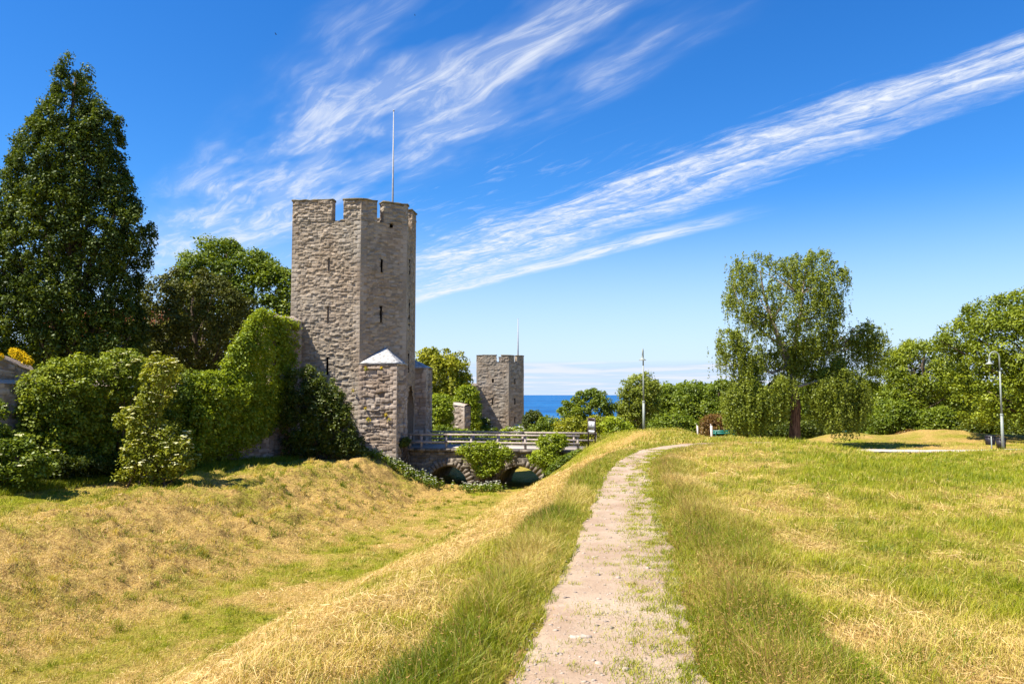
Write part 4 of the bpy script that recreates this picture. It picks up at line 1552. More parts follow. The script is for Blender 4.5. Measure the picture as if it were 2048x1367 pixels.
# ---- weeping birch
def make_birch():
    rg = np.random.default_rng(555)
    Y = 45.5
    T = thing('birch_tree', 'big weeping birch with reddish trunk standing alone on the lawn', 'tree')
    lobes = [  # outline polygons of the crown's separate masses, with depth offset
        ([(1450, 560), (1458, 530), (1480, 510), (1520, 500), (1560, 512), (1600, 508), (1620, 498), (1652, 506), (1672, 535), (1694, 548), (1680, 580), (1690, 620), (1680, 660),
          (1660, 700), (1620, 720), (1560, 700), (1520, 690), (1480, 640), (1452, 620)], 0.0, 330, 0.44),
        ([(1432, 690), (1440, 660), (1460, 655), (1485, 670), (1520, 690), (1540, 730), (1500, 760), (1460, 730), (1440, 715)], -0.6, 60, 0.34),
        ([(1690, 665), (1720, 644), (1750, 646), (1772, 660), (1768, 690), (1755, 705), (1700, 700), (1660, 720), (1640, 700)], 0.3, 60, 0.34),
        ([(1445, 800), (1460, 765), (1500, 752), (1545, 748), (1575, 758), (1580, 790), (1566, 820), (1550, 845), (1500, 845), (1456, 835)], -0.8, 170, 0.40),
        ([(1612, 790), (1632, 740), (1670, 718), (1705, 726), (1730, 770), (1728, 815), (1700, 835), (1655, 838), (1622, 815)], -0.5, 170, 0.40),
        ([(1490, 715), (1530, 695), (1600, 680), (1660, 700), (1690, 725), (1640, 765), (1570, 765), (1500, 765)], 0.5, 115, 0.4)]
    V, A, CC = [], [], []
    for i, (pl, dy, n, rc) in enumerate(lobes):
        c, r = crown_clumps(pl, Y + dy, int(n * 1.45), rc * 0.66, rg, 0.85, 0.40, 0.50, 700 + i, 3.0, 0.2)
        CC.append(c)
        cv = np.clip(0.2 + 0.6 * rg.random(len(c)), 0, 1)
        v, a = leaf_quads(c, r, 44, 0.112, rg, 0.3, 0.3, 0.9, cv, 0.6)
        V.append(v)
        A.append(a)
        # hanging strands
        per = 4 if i in (0, 5) else 7
        idx = np.repeat(np.arange(len(c)), per)
        s = c[idx] + rg.normal(0, 0.25, (len(idx), 3))
        Ls = rg.uniform(0.35, 1.3, len(idx)) * (1.0, 1.4, 1.6, 1.1, 1.1, 0.7)[i]
        nl = 15
        t = rg.random((len(idx), nl))
        p = s[:, None, :] + np.stack([rg.normal(0, 0.035, t.shape) + 0.06 * t, rg.normal(0, 0.035, t.shape), -t * Ls[:, None]], -1)
        p = p.reshape(-1, 3)
        m = len(p)
        v, a = leaf_quads(p, np.full(m, 0.02), 1, 0.11, rg, 0.5, 0.1, 1, np.repeat(cv[idx], nl), 0.55)
        V.append(v)
        A.append(a)
    quads_obj('crown', V, A, M['leaf_birch'], T)
    bx = W(1590, 892, Y)
    bz = float(hz(bx[0], Y)) - 0.25
    w = lambda px, py, d=0.0: W(px, py, Y + d)
    mb = MB()
    mb.tube([(bx[0], Y, bz), w(1589, 880), w(1590, 850), w(1592, 810), w(1585, 770)], [0.46, 0.34, 0.30, 0.27, 0.24], 12)
    tr = mb.build('trunk', M['bark_red'], T, smooth=True)
    mb = MB()
    for path, r0 in (([w(1585, 775), w(1578, 730), w(1562, 690), w(1545, 640), w(1528, 590), w(1520, 540)], 0.22),
                     ([w(1582, 760), w(1588, 700), w(1600, 640), w(1605, 590), w(1612, 530)], 0.16),
                     ([w(1580, 730), w(1545, 745), w(1500, 730), w(1465, 700), w(1440, 685)], 0.11),
                     ([w(1590, 740), w(1630, 715), w(1680, 690), w(1725, 660), w(1755, 655)], 0.11),
                     ([w(1562, 690, 0.5), w(1520, 660), w(1480, 610), w(1465, 570)], 0.08),
                     ([w(1600, 640, -0.4), w(1640, 600), w(1660, 570)], 0.07),
                     ([w(1545, 640), w(1570, 600, -0.8), w(1580, 550, -0.8)], 0.08),
                     ([w(1588, 780, -0.3), w(1540, 775, -1), w(1500, 790, -1.2)], 0.09),
                     ([w(1588, 775, -0.3), w(1640, 760, -1), w(1690, 770, -1)], 0.09)):
        n = len(path)
        mb.tube(path, [r0 * (1 - 0.85 * i / (n - 1)) for i in range(n)], 7, cap=False)
    c = np.concatenate(CC)
    st = np.array([w(1562, 690), w(1545, 640), w(1600, 640), w(1600, 590), w(1640, 712), w(1520, 738), w(1530, 775), w(1650, 762)])
    for i in rg.choice(len(c), 90, replace=False):
        k = np.argmin(np.linalg.norm(st - c[i], axis=1))
        m_ = (st[k] + c[i]) / 2 + np.array([0, 0, 0.15]) + rg.normal(0, 0.1, 3)
        mb.tube([st[k], m_, c[i]], [0.04, 0.028, 0.01], 4, cap=False)
    mb.build('limbs', M['bark_birch'], T, smooth=True)


make_birch()


# ------------------------------------------------------------------ plants on the bridge
bush('leafy_shrub', 'bright leafy shrub hanging over the pier between the two bridge arches', 'bush',
     [(912, 895), (935, 882), (960, 880), (990, 882), (1020, 892), (1032, 905), (1022, 925), (1000, 945), (975, 960), (955, 955), (940, 932), (918, 918)],
     50.0, 'leaf_bright', 210, 0.24, 60, 0.115, 501, maxr=0.7, depth=0.9)
bush('leafy_shrub', 'shrub covering the right end of the bridge and its railing', 'bush',
     [(1070, 895), (1080, 870), (1100, 864), (1130, 868), (1140, 885), (1120, 905), (1150, 915), (1130, 930), (1090, 945), (1062, 930), (1050, 915), (1060, 902), (1080, 900)],
     48.6, 'leaf_bright', 210, 0.24, 60, 0.115, 502, maxr=0.8, depth=0.9)
bush('tall_weeds', 'rough weedy clump below the information board on the moat edge', 'bush',
     [(1085, 945), (1110, 915), (1150, 900), (1165, 900), (1160, 925), (1120, 950), (1090, 960)], 47.0, 'leaf_mid', 110, 0.22, 60, 0.10, 503, maxr=0.5)
bush('leafy_shrub', 'small dark shrub tucked between the tower buttress and the bridge railing', 'bush',
     [(797, 893), (800, 878), (812, 872), (822, 880), (822, 895), (800, 898)], 50.6, 'leaf_dark', 36, 0.18, 60, 0.09, 504, maxr=0.4)
# background clump glimpses of grass seen above hump are part of the grass


def flower_drift(name, label, pts, n, seed, mats=('leaf_mid', 'flower_white'), h=0.55, spread=0.45):
    rg = np.random.default_rng(seed)
    T = thing(name, label, 'wildflowers')
    P = np.asarray(pts, float)
    d = np.concatenate([[0], np.cumsum(np.hypot(*np.diff(P, axis=0).T))])
    s = rg.uniform(0, d[-1], n)
    x = np.interp(s, d, P[:, 0]) + rg.normal(0, spread, n)
    y = np.interp(s, d, P[:, 1]) + rg.normal(0, spread, n)
    z = hz(x, y)
    hh = h * rg.uniform(0.5, 1.1, n)
    c = np.stack([x, y, z + hh * 0.45], 1)
    v, a = leaf_quads(c, np.full(n, 0.2), 26, 0.10, rg, 0.2, 0.3, 1.2)
    quads_obj('foliage', [v], [a], M[mats[0]], T)
    c2 = np.stack([x, y, z + hh], 1)
    v, a = leaf_quads(c2, np.full(n, 0.07), 7, 0.055, rg, 0.1, 2.5, 0.2, None, 0.9, 0.3)
    tag(quads_obj('flowers', [v], [a], M[mats[1]], T), kind='stuff')


flower_drift('cow_parsley', 'drift of white cow parsley from the tower buttress down to the left arch',
             [W(740, 905, 48.9)[:2], W(790, 925, 49.2)[:2], W(830, 945, 49.7)[:2], W(870, 962, 50.1)[:2]], 190, 61)
flower_drift('cow_parsley', 'white flowers at the foot of the pier between the bridge arches',
             [W(925, 970, 48.6)[:2], W(960, 970, 48.7)[:2], W(1000, 968, 48.8)[:2]], 70, 62, spread=0.3)

# yellow wall flowers
def wall_flowers(label, spots, r, seed, green=0.5, per=40):
    rg = np.random.default_rng(seed)
    T = thing('wall_flowers', label, 'wildflowers')
    c = np.array(spots, float)
    rr = np.array(r, float)
    v, a = leaf_quads(c, rr, per, 0.07, rg, 0.2, 0.3, 0.9)
    c2 = c + np.array([0, -0.05, 0.05])
    v2, a2 = leaf_quads(c2, rr * 1.05, int(per * green * 1.6), 0.06, rg, 0.6, 0.8, 0.9)
    vv = np.concatenate([v, v2])
    mi = np.concatenate([np.zeros(len(a)), np.ones(len(a2))])
    bo = mesh_obj('blossom_tuft', vv, np.arange(len(vv)).reshape(-1, 4), None, T, fattr={'v': np.concatenate([a, a2])}, mats=[M['leaf_bright'], M['flower_yellow']], midx=mi)
    tag(bo, kind='stuff')


wf = [(732, 738, .15), (763, 737, .09), (706, 782, .10), (724, 790, .05), (741, 787, .05), (729, 805, .07), (731, 818, .09), (737, 840, .16), (772, 831, .11), (779, 841, .17)]
for k, (px, py, r_) in enumerate(wf):
    if r_ < 0.08:
        continue
    Y_ = 49.95 - 0.1 * (px - 718) / 75 - r_ * 0.3
    place = ['high under the buttress roof, left of its middle', 'right under the buttress roof', 'on the stones left of the buttress edge, highest of the lower ones', '', '', '',
             'small tuft halfway down the buttress', 'largest tuft low on the buttress', 'upper of the two right tufts on the buttress', 'lower of the two right tufts on the buttress'][k]
    wall_flowers('yellow flower tuft ' + place, [W(px, py, Y_)], [r_], 70 + k)
wall_flowers('yellow stonecrop flowers on the rough wall top at the left edge',
             [W(px, py, 31.2) for px, py in ((30, 707), (38, 712), (45, 716), (52, 722), (2, 716), (60, 726))], [0.2, 0.22, 0.2, 0.2, 0.15, 0.15], 90, 2.2, 70)


# ------------------------------------------------------------------ furniture
def lamp(label, base, H, dirv, seed):
    T = thing('street_lamp', label, 'street lamp', 'park lamps')
    x, y, z = base
    mb = MB()
    mb.tube([(x, y, z - 0.2), (x, y, z + H * 0.36)], [0.075, 0.07], 12)
    mb.lathe((x, y, z + H * 0.36), [(0.07, -0.04), (0.085, -0.03), (0.085, 0.03), (0.05, 0.06)], 12)
    mb.tube([(x, y, z + H * 0.36), (x, y, z + H * 0.80)], [0.05, 0.042], 10)
    mb.build('pole', M['galv'], T, smooth=True)
    dv = np.array([dirv[0], dirv[1], 0.0])
    dv /= np.linalg.norm(dv)
    mb = MB()
    pts = []
    R = 0.26
    for a in np.linspace(0, math.pi, 12):
        pts.append(np.array([x, y, z + H * 0.80]) + dv * (R - R * math.cos(a)) + np.array([0, 0, H * 0.20 - 0.3 + 0.30 * math.sin(a)]) * (1 if a > 0 else 1))
    pts = [np.array([x, y, z + H * 0.80])] + pts
    tip = pts[-1] + np.array([0, 0, -0.12])
    pts.append(tip)
    mb.tube(pts, [0.042] + [0.036] * 13, 8)
    mb.build('gooseneck', M['galv'], T, smooth=True)
    mb = MB()
    mb.lathe(tip, [(0.04, 0.06), (0.055, -0.05), (0.08, -0.14), (0.21, -0.24), (0.215, -0.26), (0.19, -0.255), (0.06, -0.16), (0.0, -0.15)], 20)
    sh = mb.build('lamp_shade', M['galv'], T, smooth=True)
    mb = MB()
    mb.lathe(tip + np.array([0, 0, -0.2]), [(0.0, 0.05), (0.05, 0.03), (0.06, -0.01), (0.04, -0.05), (0, -0.06)], 12)
    mb.build('bulb', M['sign_white'], sh, smooth=True)


b1 = W(1288, 873, 47.0)
lamp('thin grey street lamp on the grassy hump left of the white post', (b1[0], 47.0, float(hz(b1[0], 47.0))), W(1288, 698, 47)[2] - float(hz(b1[0], 47.0)), (-0.25, -1), 1)
b2 = W(2006, 897, 43.5)
z_ = float(hz(b2[0], 43.5))
lamp('curved-neck street lamp beside the litter bins in front of the big right-hand tree', (b2[0], 43.5, z_), W(2006, 703, 43.5)[2] - z_, (-1, 0.1), 2)


def litter_bin(label, px, py0, py1, Y, w_, post=None):
    T = thing('litter_bin', label, 'litter bin', 'black litter bins by the right lamp')
    c = W(px, (py0 + py1) / 2, Y)
    h = W(px, py0, Y)[2] - W(px, py1, Y)[2]
    mb = MB()
    mb.box(c, (w_ * 0.86, 0.34, h), taper=1.12)
    bo = mb.build('body', M['bin'], T)
    mb = MB()
    mb.box(c + np.array([0, 0, h / 2 + 0.025]), (w_ * 1.08, 0.42, 0.05))
    mb.box(c + np.array([0, 0, h / 2 + 0.065]), (w_ * 0.8, 0.3, 0.03), taper=0.8)
    mb.build('lid', M['bin'], T)
    mb = MB()
    for s in (-1, 1):
        mb.box(c + np.array([s * w_ * 0.2, -0.19, 0.0]), (0.02, 0.02, h * 0.9))
    mb.build('ribs', M['bin'], T)
    zg = float(hz(c[0] + 0.12, Y))
    mb = MB()
    if post:
        tp = W(post[0], post[1], Y - 0.3)
        mb.tube([(tp[0], Y - 0.3, zg - 0.1), tuple(tp)], 0.03, 8)
    else:
        mb.tube([(c[0], Y + 0.2, zg - 0.1), (c[0], Y + 0.2, c[2] + h / 2)], 0.035, 8)
    mb.build('post', M['galv'], T, smooth=True)


litter_bin('black litter bin on a slim white post, left of the lamp', 1980.5, 873, 889, 42.6, 0.36, (1982.5, 872))
litter_bin('black litter bin mounted low directly behind the lamp pole', 2002, 878, 896, 44.4, 0.36)


def bench(label, px0, px1, pyb, pys, Y):
    T = thing('park_bench', label, 'bench', 'green park benches')
    a, b = W(px0, pys, Y), W(px1, pys, Y)
    xc = (a[0] + b[0]) / 2
    L = b[0] - a[0]
    zs = a[2]
    zg = float(hz(xc, Y))
    zs = max(zs, zg + 0.42)
    for k in range(3):
        mb = MB()
        mb.box((xc, Y - 0.16 + k * 0.15, zs), (L, 0.12, 0.04))
        mb.build('seat_slat', M['bench_green'], T)
    hb = W(px0, pyb, Y)[2]
    hb = max(hb, zs + 0.3)
    for k in range(2):
        mb = MB()
        mb.box((xc, Y + 0.27 + 0.03 * k, hb - 0.05 - k * 0.0 + (0.10 if k else -0.04)), (L, 0.03, 0.13))
        mb.build('back_slat', M['bench_green'], T)
    for s in (-1, 1):
        x = xc + s * L * 0.38
        mb = MB()
        mb.box((x, Y - 0.14, (zg + zs) / 2 - 0.05), (0.06, 0.06, zs - zg + 0.1))
        mb.box((x, Y + 0.2, (zg + zs) / 2 - 0.05), (0.06, 0.06, zs - zg + 0.1))
        mb.box((x, Y + 0.03, zs - 0.04), (0.06, 0.44, 0.05))
        mb.box((x, Y + 0.24, (zs + hb) / 2), (0.06, 0.05, hb - zs + 0.1))
        mb.build('leg', M['bench_green'], T)


bench('green wooden park bench right of the wooden post, before the reddish bush', 1428, 1476, 868, 877, 53.0)
bench('tiny green bench far off behind the mound, right of the birch trunk', 1688, 1706, 869, 874, 63.0)


def post(label, px, py0, Y, r, lean=0.0, name='wooden_post', split=False):
    T = thing(name, label, 'post', 'pale posts at the path bend')
    t = W(px, py0, Y)
    zg = float(hz(t[0], Y)) - 0.2
    mb = MB()
    mb.tube([(t[0] + lean, Y, zg), (t[0] + lean * 0.4, Y, (zg + t[2]) / 2), (t[0], Y, t[2])], [r * 1.05, r, r * 0.9], 8)
    mb.build('shaft', M['wood_white'], T)
    mb = MB()
    mb.tube([(t[0] + 0.0, Y, t[2]), (t[0] - r * 0.7, Y, t[2] + r * 1.3)], [r * 0.5, r * 0.3], 6)
    mb.build('chipped_top', M['wood_white'], T)


post('thin white post leaning on the hump where the path bends', 1394.5, 851, 46.0, 0.05, 0.06)
post('thicker pale wooden post left of the green bench', 1422.5, 851, 47.0, 0.075, 0.05)


def info_board():
    T = thing('information_board', 'dark framed information board with pale sheets standing above the moat by the bridge', 'sign')
    Y0, Y1 = 47.4, 46.8
    A, B = W(1176.5, 835, Y0), W(1190, 836, Y1)
    d = (B - A)[:2]
    L = np.linalg.norm(d)
    d = d / L
    n3 = np.array([d[1], -d[0], 0.0])
    d3 = np.array([d[0], d[1], 0.0])
    for p in (A, B):
        zg = float(hz(p[0], p[1])) - 0.15
        mb = MB()
        mb.box((p[0], p[1], (zg + A[2]) / 2), (0.06, 0.06, A[2] - zg), d3, n3)
        mb.build('post', M['sign_frame'], T)
    c = (A + B) / 2
    zt = A[2]
    mb = MB()
    mb.box((c[0], c[1], zt - 0.09), (L, 0.04, 0.19), d3, n3)
    mb.build('header_board', M['sign_frame'], T)
    mb = MB()
    mb.box((c[0], c[1], zt - 0.69), (L, 0.04, 0.045), d3, n3)
    mb.build('cross_bar', M['sign_frame'], T)
    mb = MB()
    mb.box((c[0], c[1], zt - 0.43), (L - 0.09, 0.02, 0.45), d3, n3)
    pa = mb.build('panel', M['sign_white'], T)
    mb = MB()
    cc = c + n3 * 0.013
    mb.box((cc[0], cc[1], zt - 0.43), (L - 0.16, 0.006, 0.36), d3, n3)
    mb.build('map', M['sign_grey'], pa)
    mb = MB()
    cc = c + n3 * 0.018
    for dx, dz, w_, h_ in ((0.02, -0.40, 0.07, 0.03), (-0.03, -0.45, 0.05, 0.05), (0.04, -0.36, 0.04, 0.04), (-0.02, -0.50, 0.09, 0.012), (0.0, -0.54, 0.12, 0.01)):
        q = cc + d3 * dx
        mb.box((q[0], q[1], zt + dz), (w_, 0.006, h_), d3, n3)
    mb.build('print', M['sign_ink'], pa)
    mb = MB()
    q = cc - d3 * 0.05
    mb.box((q[0], q[1], zt - 0.37), (0.05, 0.008, 0.04), d3, n3)
    mb.build('emblem', M['sign_red'], pa)
    mb = MB()
    mb.box((c[0], c[1], zt - 0.79), (L - 0.09, 0.02, 0.14), d3, n3)
    mb.build('lower_sheet', M['sign_white'], T)


info_board()


def bird(label, px, py, Y, s, roll):
    T = thing('bird', label, 'bird', 'birds in flight')
    c = W(px, py, Y)
    mb = MB()
    mb.lathe((0, 0, 0), [(0, -0.5), (0.10, -0.32), (0.15, 0.0), (0.10, 0.3), (0.05, 0.42), (0, 0.5)], 8)
    vs = [np.array(v) for v in mb.v]
    mb2 = MB()
    R = lambda v: (c[0] + s * (v[2] * 0.9), c[1] + s * v[1], c[2] + s * (v[0] + 0.0))
    mb2.add([R(v) for v in vs], [f for fl in mb.f.values() for f in fl])
    mb2.build('body', M['black'], T, smooth=True)
    for sd in (-1, 1):
        w_ = MB()
        pts = [(0.15, 0.05 * sd, 0.05), (-0.15, 0.05 * sd, 0.05), (-0.3, 0.6 * sd, 0.35 + roll), (-0.25, 1.2 * sd, 0.25), (-0.05, 0.6 * sd, 0.40 + roll)]
        top = [(c[0] + s * p[0], c[1] + s * p[1], c[2] + s * p[2] + 0.01) for p in pts]
        bot = [(p[0], p[1], p[2] - 0.02) for p in top]
        n = len(pts)
        w_.add(top + bot, [tuple(range(n)), tuple(range(n, 2 * n))[::-1]] + [(i, (i + 1) % n, n + (i + 1) % n, n + i) for i in range(n)])
        w_.build('wing', M['black'], T)


bird('small dark bird flying in the blue sky above the left trees', 552, 69, 70.0, 0.2, 0.0)
bird('tiny dark bird high in the sky near the upper clouds', 830, 31, 90.0, 0.18, 0.1)


def house():
    T = thing('house', 'house with red tiled roof glimpsed through the cone-shaped tree', 'house')
    c = W(225, 690, 85.0)
    zr = c[2] + 1.2
    mb = MB()
    mb.box((c[0], 86.0, zr - 4.2), (13, 8, 7.6))
    mb.build('wall', M['plaster'], T)
    mb = MB()
    x0, x1, y0, y1, z0 = c[0] - 7, c[0] + 7, 81.5, 90.5, zr - 0.45
    mb.add([(x0, y0, z0), (x1, y0, z0), (x1, y1, z0), (x0, y1, z0), (x0, 86, z0 + 3.2), (x1, 86, z0 + 3.2)],
           [(0, 1, 5, 4), (2, 3, 4, 5), (3, 0, 4), (1, 2, 5), (3, 2, 1, 0)])
    mb.build('roof', M['roof_tile'], T)
    for k in range(4):
        mb = MB()
        mb.box((c[0] - 4.5 + 3 * k, 81.98, zr - 2.0), (0.9, 0.08, 1.3))
        w_ = mb.build('window', M['dark'], T)
        mb = MB()
        mb.box((c[0] - 4.5 + 3 * k, 81.96, zr - 2.7), (1.1, 0.14, 0.1))
        mb.build('sill', M['wood_white'], w_)


house()


# ------------------------------------------------------------------ grass
def blades(x, y, h, w, lean, val, rg, wind=(0.35, 0.1), seg=True, z=None, flat=0.0):
    n = len(x)
    if z is None:
        z = hz(x, y) - 0.01
    b = np.stack([x, y, z], 1)
    an = rg.uniform(0, 2 * np.pi, n)
    dr = np.stack([np.cos(an), np.sin(an)], 1)
    an2 = rg.uniform(0, 2 * np.pi, n)
    ld = np.stack([np.cos(an2), np.sin(an2)], 1) * lean[:, None] + np.array(wind)[None] * lean[:, None]
    hw = np.concatenate([dr * (w / 2)[:, None], np.zeros((n, 1))], 1)
    mid = b + np.concatenate([ld * h[:, None] * 0.35, (h * 0.6)[:, None]], 1)
    tip = b + np.concatenate([ld * h[:, None] * 1.0, (h * (1 - 0.18 * lean))[:, None]], 1)
    v = np.stack([b - hw, b + hw, mid + hw * 0.75, mid - hw * 0.75, tip], 1).reshape(-1, 3)
    k = np.arange(n) * 5
    q = np.stack([k, k + 1, k + 2, k + 3], 1)
    t = np.stack([k + 3, k + 2, k + 4], 1)
    return v, q, t, val, tip


def blades_obj(name, parts, mat, label):
    V, Q, T, A = [], [], [], []
    o = 0
    for v, q, t, a, _ in parts:
        V.append(v)
        Q.append(q + o)
        T.append(t + o)
        A.append(a)
        o += len(v)
    A = np.concatenate(A)
    ob = mesh_obj(name, np.concatenate(V), [np.concatenate(Q), np.concatenate(T)], mat, None, fattr={'v': np.concatenate([A, A])})
    return tag(ob, label, 'grass', kind='stuff')


def frustum_pts(n, y0, y1, power, rg, xlim=None):
    """random ground points ahead of the camera; denser close by"""
    u = rg.random(n)
    if power == 1:
        y = y0 * (y1 / y0) ** u
    else:
        e = 1 - power
        y = (y0 ** e + (y1 ** e - y0 ** e) * u) ** (1 / e)
    x = rg.uniform(-0.78, 0.78, n) * (y + 1.5)
    return x, y


def build_grass():
    rg = np.random.default_rng(42)
    parts = []
    # short mown grass over the whole field
    for n, y0, y1, pw in ((420000, 2.4, 14, 0.8), (210000, 14, 50, 1.2)):
        x, y = frustum_pts(n, y0, y1, pw, rg)
        pd = np.abs(path_dist(x, y)) - path_hw(y)
        q = x - xr(y)
        g = green_mask(x, y)
        tuft = fbm(x * 1.4, y * 1.4, 77, 3)
        keep = (pd > 0.02) & (q > -30) & (rg.random(n) < 0.25 + 0.9 * g * sst(0.3, 0.6, tuft) + 0.15)
        # keep clear of the gravel path
        keep &= ~((y > 40.3) & (y < 43.4) & (x > 14))
        # and of masonry
        keep &= ~((y > 49.0) & (x > -14.6) & (x < 4.6))
        x, y, g, tuft = x[keep], y[keep], g[keep], tuft[keep]
        m = len(x)
        far = np.maximum(1.0, y / 9.0)
        h = (0.035 + 0.07 * rg.random(m) * (0.5 + g) + 0.05 * sst(0.5, 0.75, tuft)) * np.minimum(far, 2.2) ** 0.5
        w = (0.0024 + 0.0024 * rg.random(m)) * far
        val = np.clip(0.80 - 0.72 * g + rg.normal(0, 0.17, m), 0, 1)
        parts.append(blades(x, y, h, w, rg.uniform(0.2, 1.1, m), val, rg))
    blades_obj('mown_grass', parts, M['grass_short'], 'short mown grass in green and straw patches over the banks and lawn')
    # long verge grass beside the path
    parts = []
    heads = []
    stalks = []
    for n, y0, y1, pw in ((170000, 2.2, 11, 0.35), (90000, 11, 27.5, 0.6)):
        u = rg.random(n)
        e = 1 - pw
        y = (y0 ** e + (y1 ** e - y0 ** e) * u) ** (1 / e)
        side = np.where(rg.random(n) < 0.44, -1, 1)
        wid = np.where(side < 0, 0.78, 1.10) * (0.55 + 0.9 * fbm(y * 0.6, side * 3.0, 12, 3))
        off = -0.16 * fbm(y * 1.7, side * 7.0, 15, 3) * (1 + 0.6 * (side > 0)) + 0.05 + wid * rg.random(n) ** 1.45
        x = path_x(y) + side * (path_hw(y) * 1.02 + off)
        tf = fbm(x * 2.2, y * 2.2, 88, 3)
        edge = np.clip(off / 0.25, 0.15, 1) * sst(1.05, 0.6, off / wid)
        keep = rg.random(n) < (0.35 + 0.9 * sst(0.3, 0.6, tf)) * (0.3 + 0.7 * edge)
        x, y, off, tf, edge, side = (q[keep] for q in (x, y, off, tf, edge, side))
        m = len(x)
        tall = (0.06 + 0.165 * edge * (0.5 + 1.0 * tf)) * (1 - 0.65 * sst(17, 24, y))
        h = tall * rg.uniform(0.5, 1.15, m)
        far = np.maximum(1.0, y / 9.0)
        w = (0.003 + 0.003 * rg.random(m)) * far
        pat = fbm(x * 0.9, y * 0.5, 93, 2)
        val = np.clip(0.34 + 1.4 * (pat - 0.45) + 0.13 * (side > 0) - 0.12 * (side < 0) * sst(10.5, 8.5, y) * sst(3.5, 5, y) + 0.25 * sst(9, 16, y) + rg.normal(0, 0.20, m), 0, 1)
        parts.append(blades(x, y, h, w, rg.uniform(0.1, 1.1, m), val, rg, wind=(0.0, 0.0)))
        # flowering stalks
        k = rg.random(m) < (0.03 + 0.05 * (side > 0) * sst(0.8, 0.2, off))
        xs, ys, hs, fs = x[k], y[k], tall[k] * rg.uniform(1.25, 1.75, k.sum()), far[k]
        b_ = blades(xs, ys, hs, 0.0024 * fs, rg.uniform(0.15, 0.45, len(xs)), rg.uniform(0.0, 1, len(xs)), rg, wind=(-0.7, 0.1))
        stalks.append(b_)
        tip = b_[4]
        mm = len(tip)
        v, a = leaf_quads(np.repeat(tip, 2, 0) - np.array([0, 0, 0.015]) + rg.normal(0, 0.004, (mm * 2, 3)) * np.array([1, 1, 4.0]), np.full(mm * 2, 0.003), 1, 0.020, rg, 0.5, 0.0, 1, None, 0.2)
        heads.append((v, a))
    blades_obj('verge_grass', parts, M['grass_long'], 'long unmown grass with dry stalks fringing both sides of the footpath')
    blades_obj('grass_stalks', stalks, M['seed_head'], 'thin reddish brown flowering stalks leaning over the path verge')
    o = quads_obj('grass_seed_heads', [h[0] for h in heads], [h[1] for h in heads], M['seed_head'])
    tag(o, 'brown seed heads on the long grass beside the footpath', 'grass', kind='stuff')
    # dense short turf creeping over the edges of the path
    rg2 = np.random.default_rng(4242)
    n = 90000
    y = 2.2 * (26.5 / 2.2) ** rg2.random(n)
    side = np.where(rg2.random(n) < 0.4, -1, 1)
    inn = np.where(side < 0, 0.10, 0.22) * (0.2 + 1.5 * fbm(y * 1.9, side * 4.0, 19, 3))
    off = -inn + (inn + 0.45) * rg2.random(n)
    cl = fbm((path_x(y) + side * off) * 6, y * 6, 23, 2)
    kp = (off > 0.0) | (rg2.random(n) < 1.6 * sst(0.42, 0.6, cl))
    y, side, off = y[kp], side[kp], off[kp]
    x = path_x(y) + side * (path_hw(y) + off)
    m = len(x)
    b_ = blades(x, y, rg2.uniform(0.02, 0.075, m), rg2.uniform(0.003, 0.0055, m) * np.maximum(1, y / 9), rg2.uniform(0.3, 1.2, m), np.clip(rg2.normal(0.33, 0.2, m), 0, 1), rg2, z=hz(x, y) + 0.006)
    blades_obj('edge_turf', [b_], M['grass_long'], 'short turf creeping over the ragged edges of the footpath')
    # rank grass near the information board, the hump, and along the wall foot
    parts = []
    n = 60000
    x = rg.uniform(2.0, 14, n)
    y = rg.uniform(27, 50, n)
    q = x - xr(y)
    keep = (q > -9.5) & (q < 2.5) & (rg.random(n) < 0.35 + 0.65 * sst(0.4, 0.6, fbm(x * 0.7, y * 0.7, 14, 2)))
    x, y, q = x[keep], y[keep], q[keep]
    m = len(x)
    tall = 0.07 + 0.40 * sst(47.5, 49, y) * sst(-4.5, -6.5, q) + 0.10 * sst(0.5, 0.7, vn(x, y, 4))
    parts.append(blades(x, y, tall * rg.uniform(0.5, 1.2, m), np.full(m, 0.022), rg.uniform(0.2, 0.8, m), np.clip(0.5 + rg.normal(0, 0.22, m), 0, 1), rg))
    n = 26000
    t = rg.random(n)
    px = -40 + 640 * t
    Yw = wall_Y(px) - rg.uniform(0.3, 3.2, n)
    x = (px - 1024) / FPX * Yw
    parts.append(blades(x, Yw, rg.uniform(0.1, 0.34, n), np.full(n, 0.016), rg.uniform(0.2, 0.8, n), np.clip(0.2 + rg.normal(0, 0.15, n), 0, 1), rg))
    blades_obj('rank_grass', parts, M['grass_long'], 'tufty uncut grass by the hump, the board and the foot of the wall')
    # tufts scattered over the banks and the lawn
    nt = 8500
    tx, ty = frustum_pts(nt, 3.0, 46, 0.55, rg)
    tq = tx - xr(ty)
    bank = sst(-13.0, -15.0, tq) * sst(-25, -22, tq)
    gm = green_mask(tx, ty)
    kp = (np.abs(path_dist(tx, ty)) - path_hw(ty) > 0.35) & (tq > -25) & ~((ty > 40) & (tx > 13)) & (rg.random(nt) < 0.25 + 0.5 * bank + 0.35 * (gm > 0.5)) & ~((tq < -2) & (tq > -10) & (rg.random(nt) < 0.8))
    tx, ty, bank, gm = tx[kp], ty[kp], bank[kp], gm[kp]
    nt = len(tx)
    nb = (34 * (0.6 + rg.random(nt))).astype(int)
    idx = np.repeat(np.arange(nt), nb)
    tr = rg.uniform(0.04, 0.16, nt) * (1 + 0.5 * bank)
    x = tx[idx] + rg.normal(0, 1, len(idx)) * tr[idx]
    y = ty[idx] + rg.normal(0, 1, len(idx)) * tr[idx]
    m = len(x)
    th = rg.uniform(0.06, 0.15, nt) * (1 + 0.7 * bank)
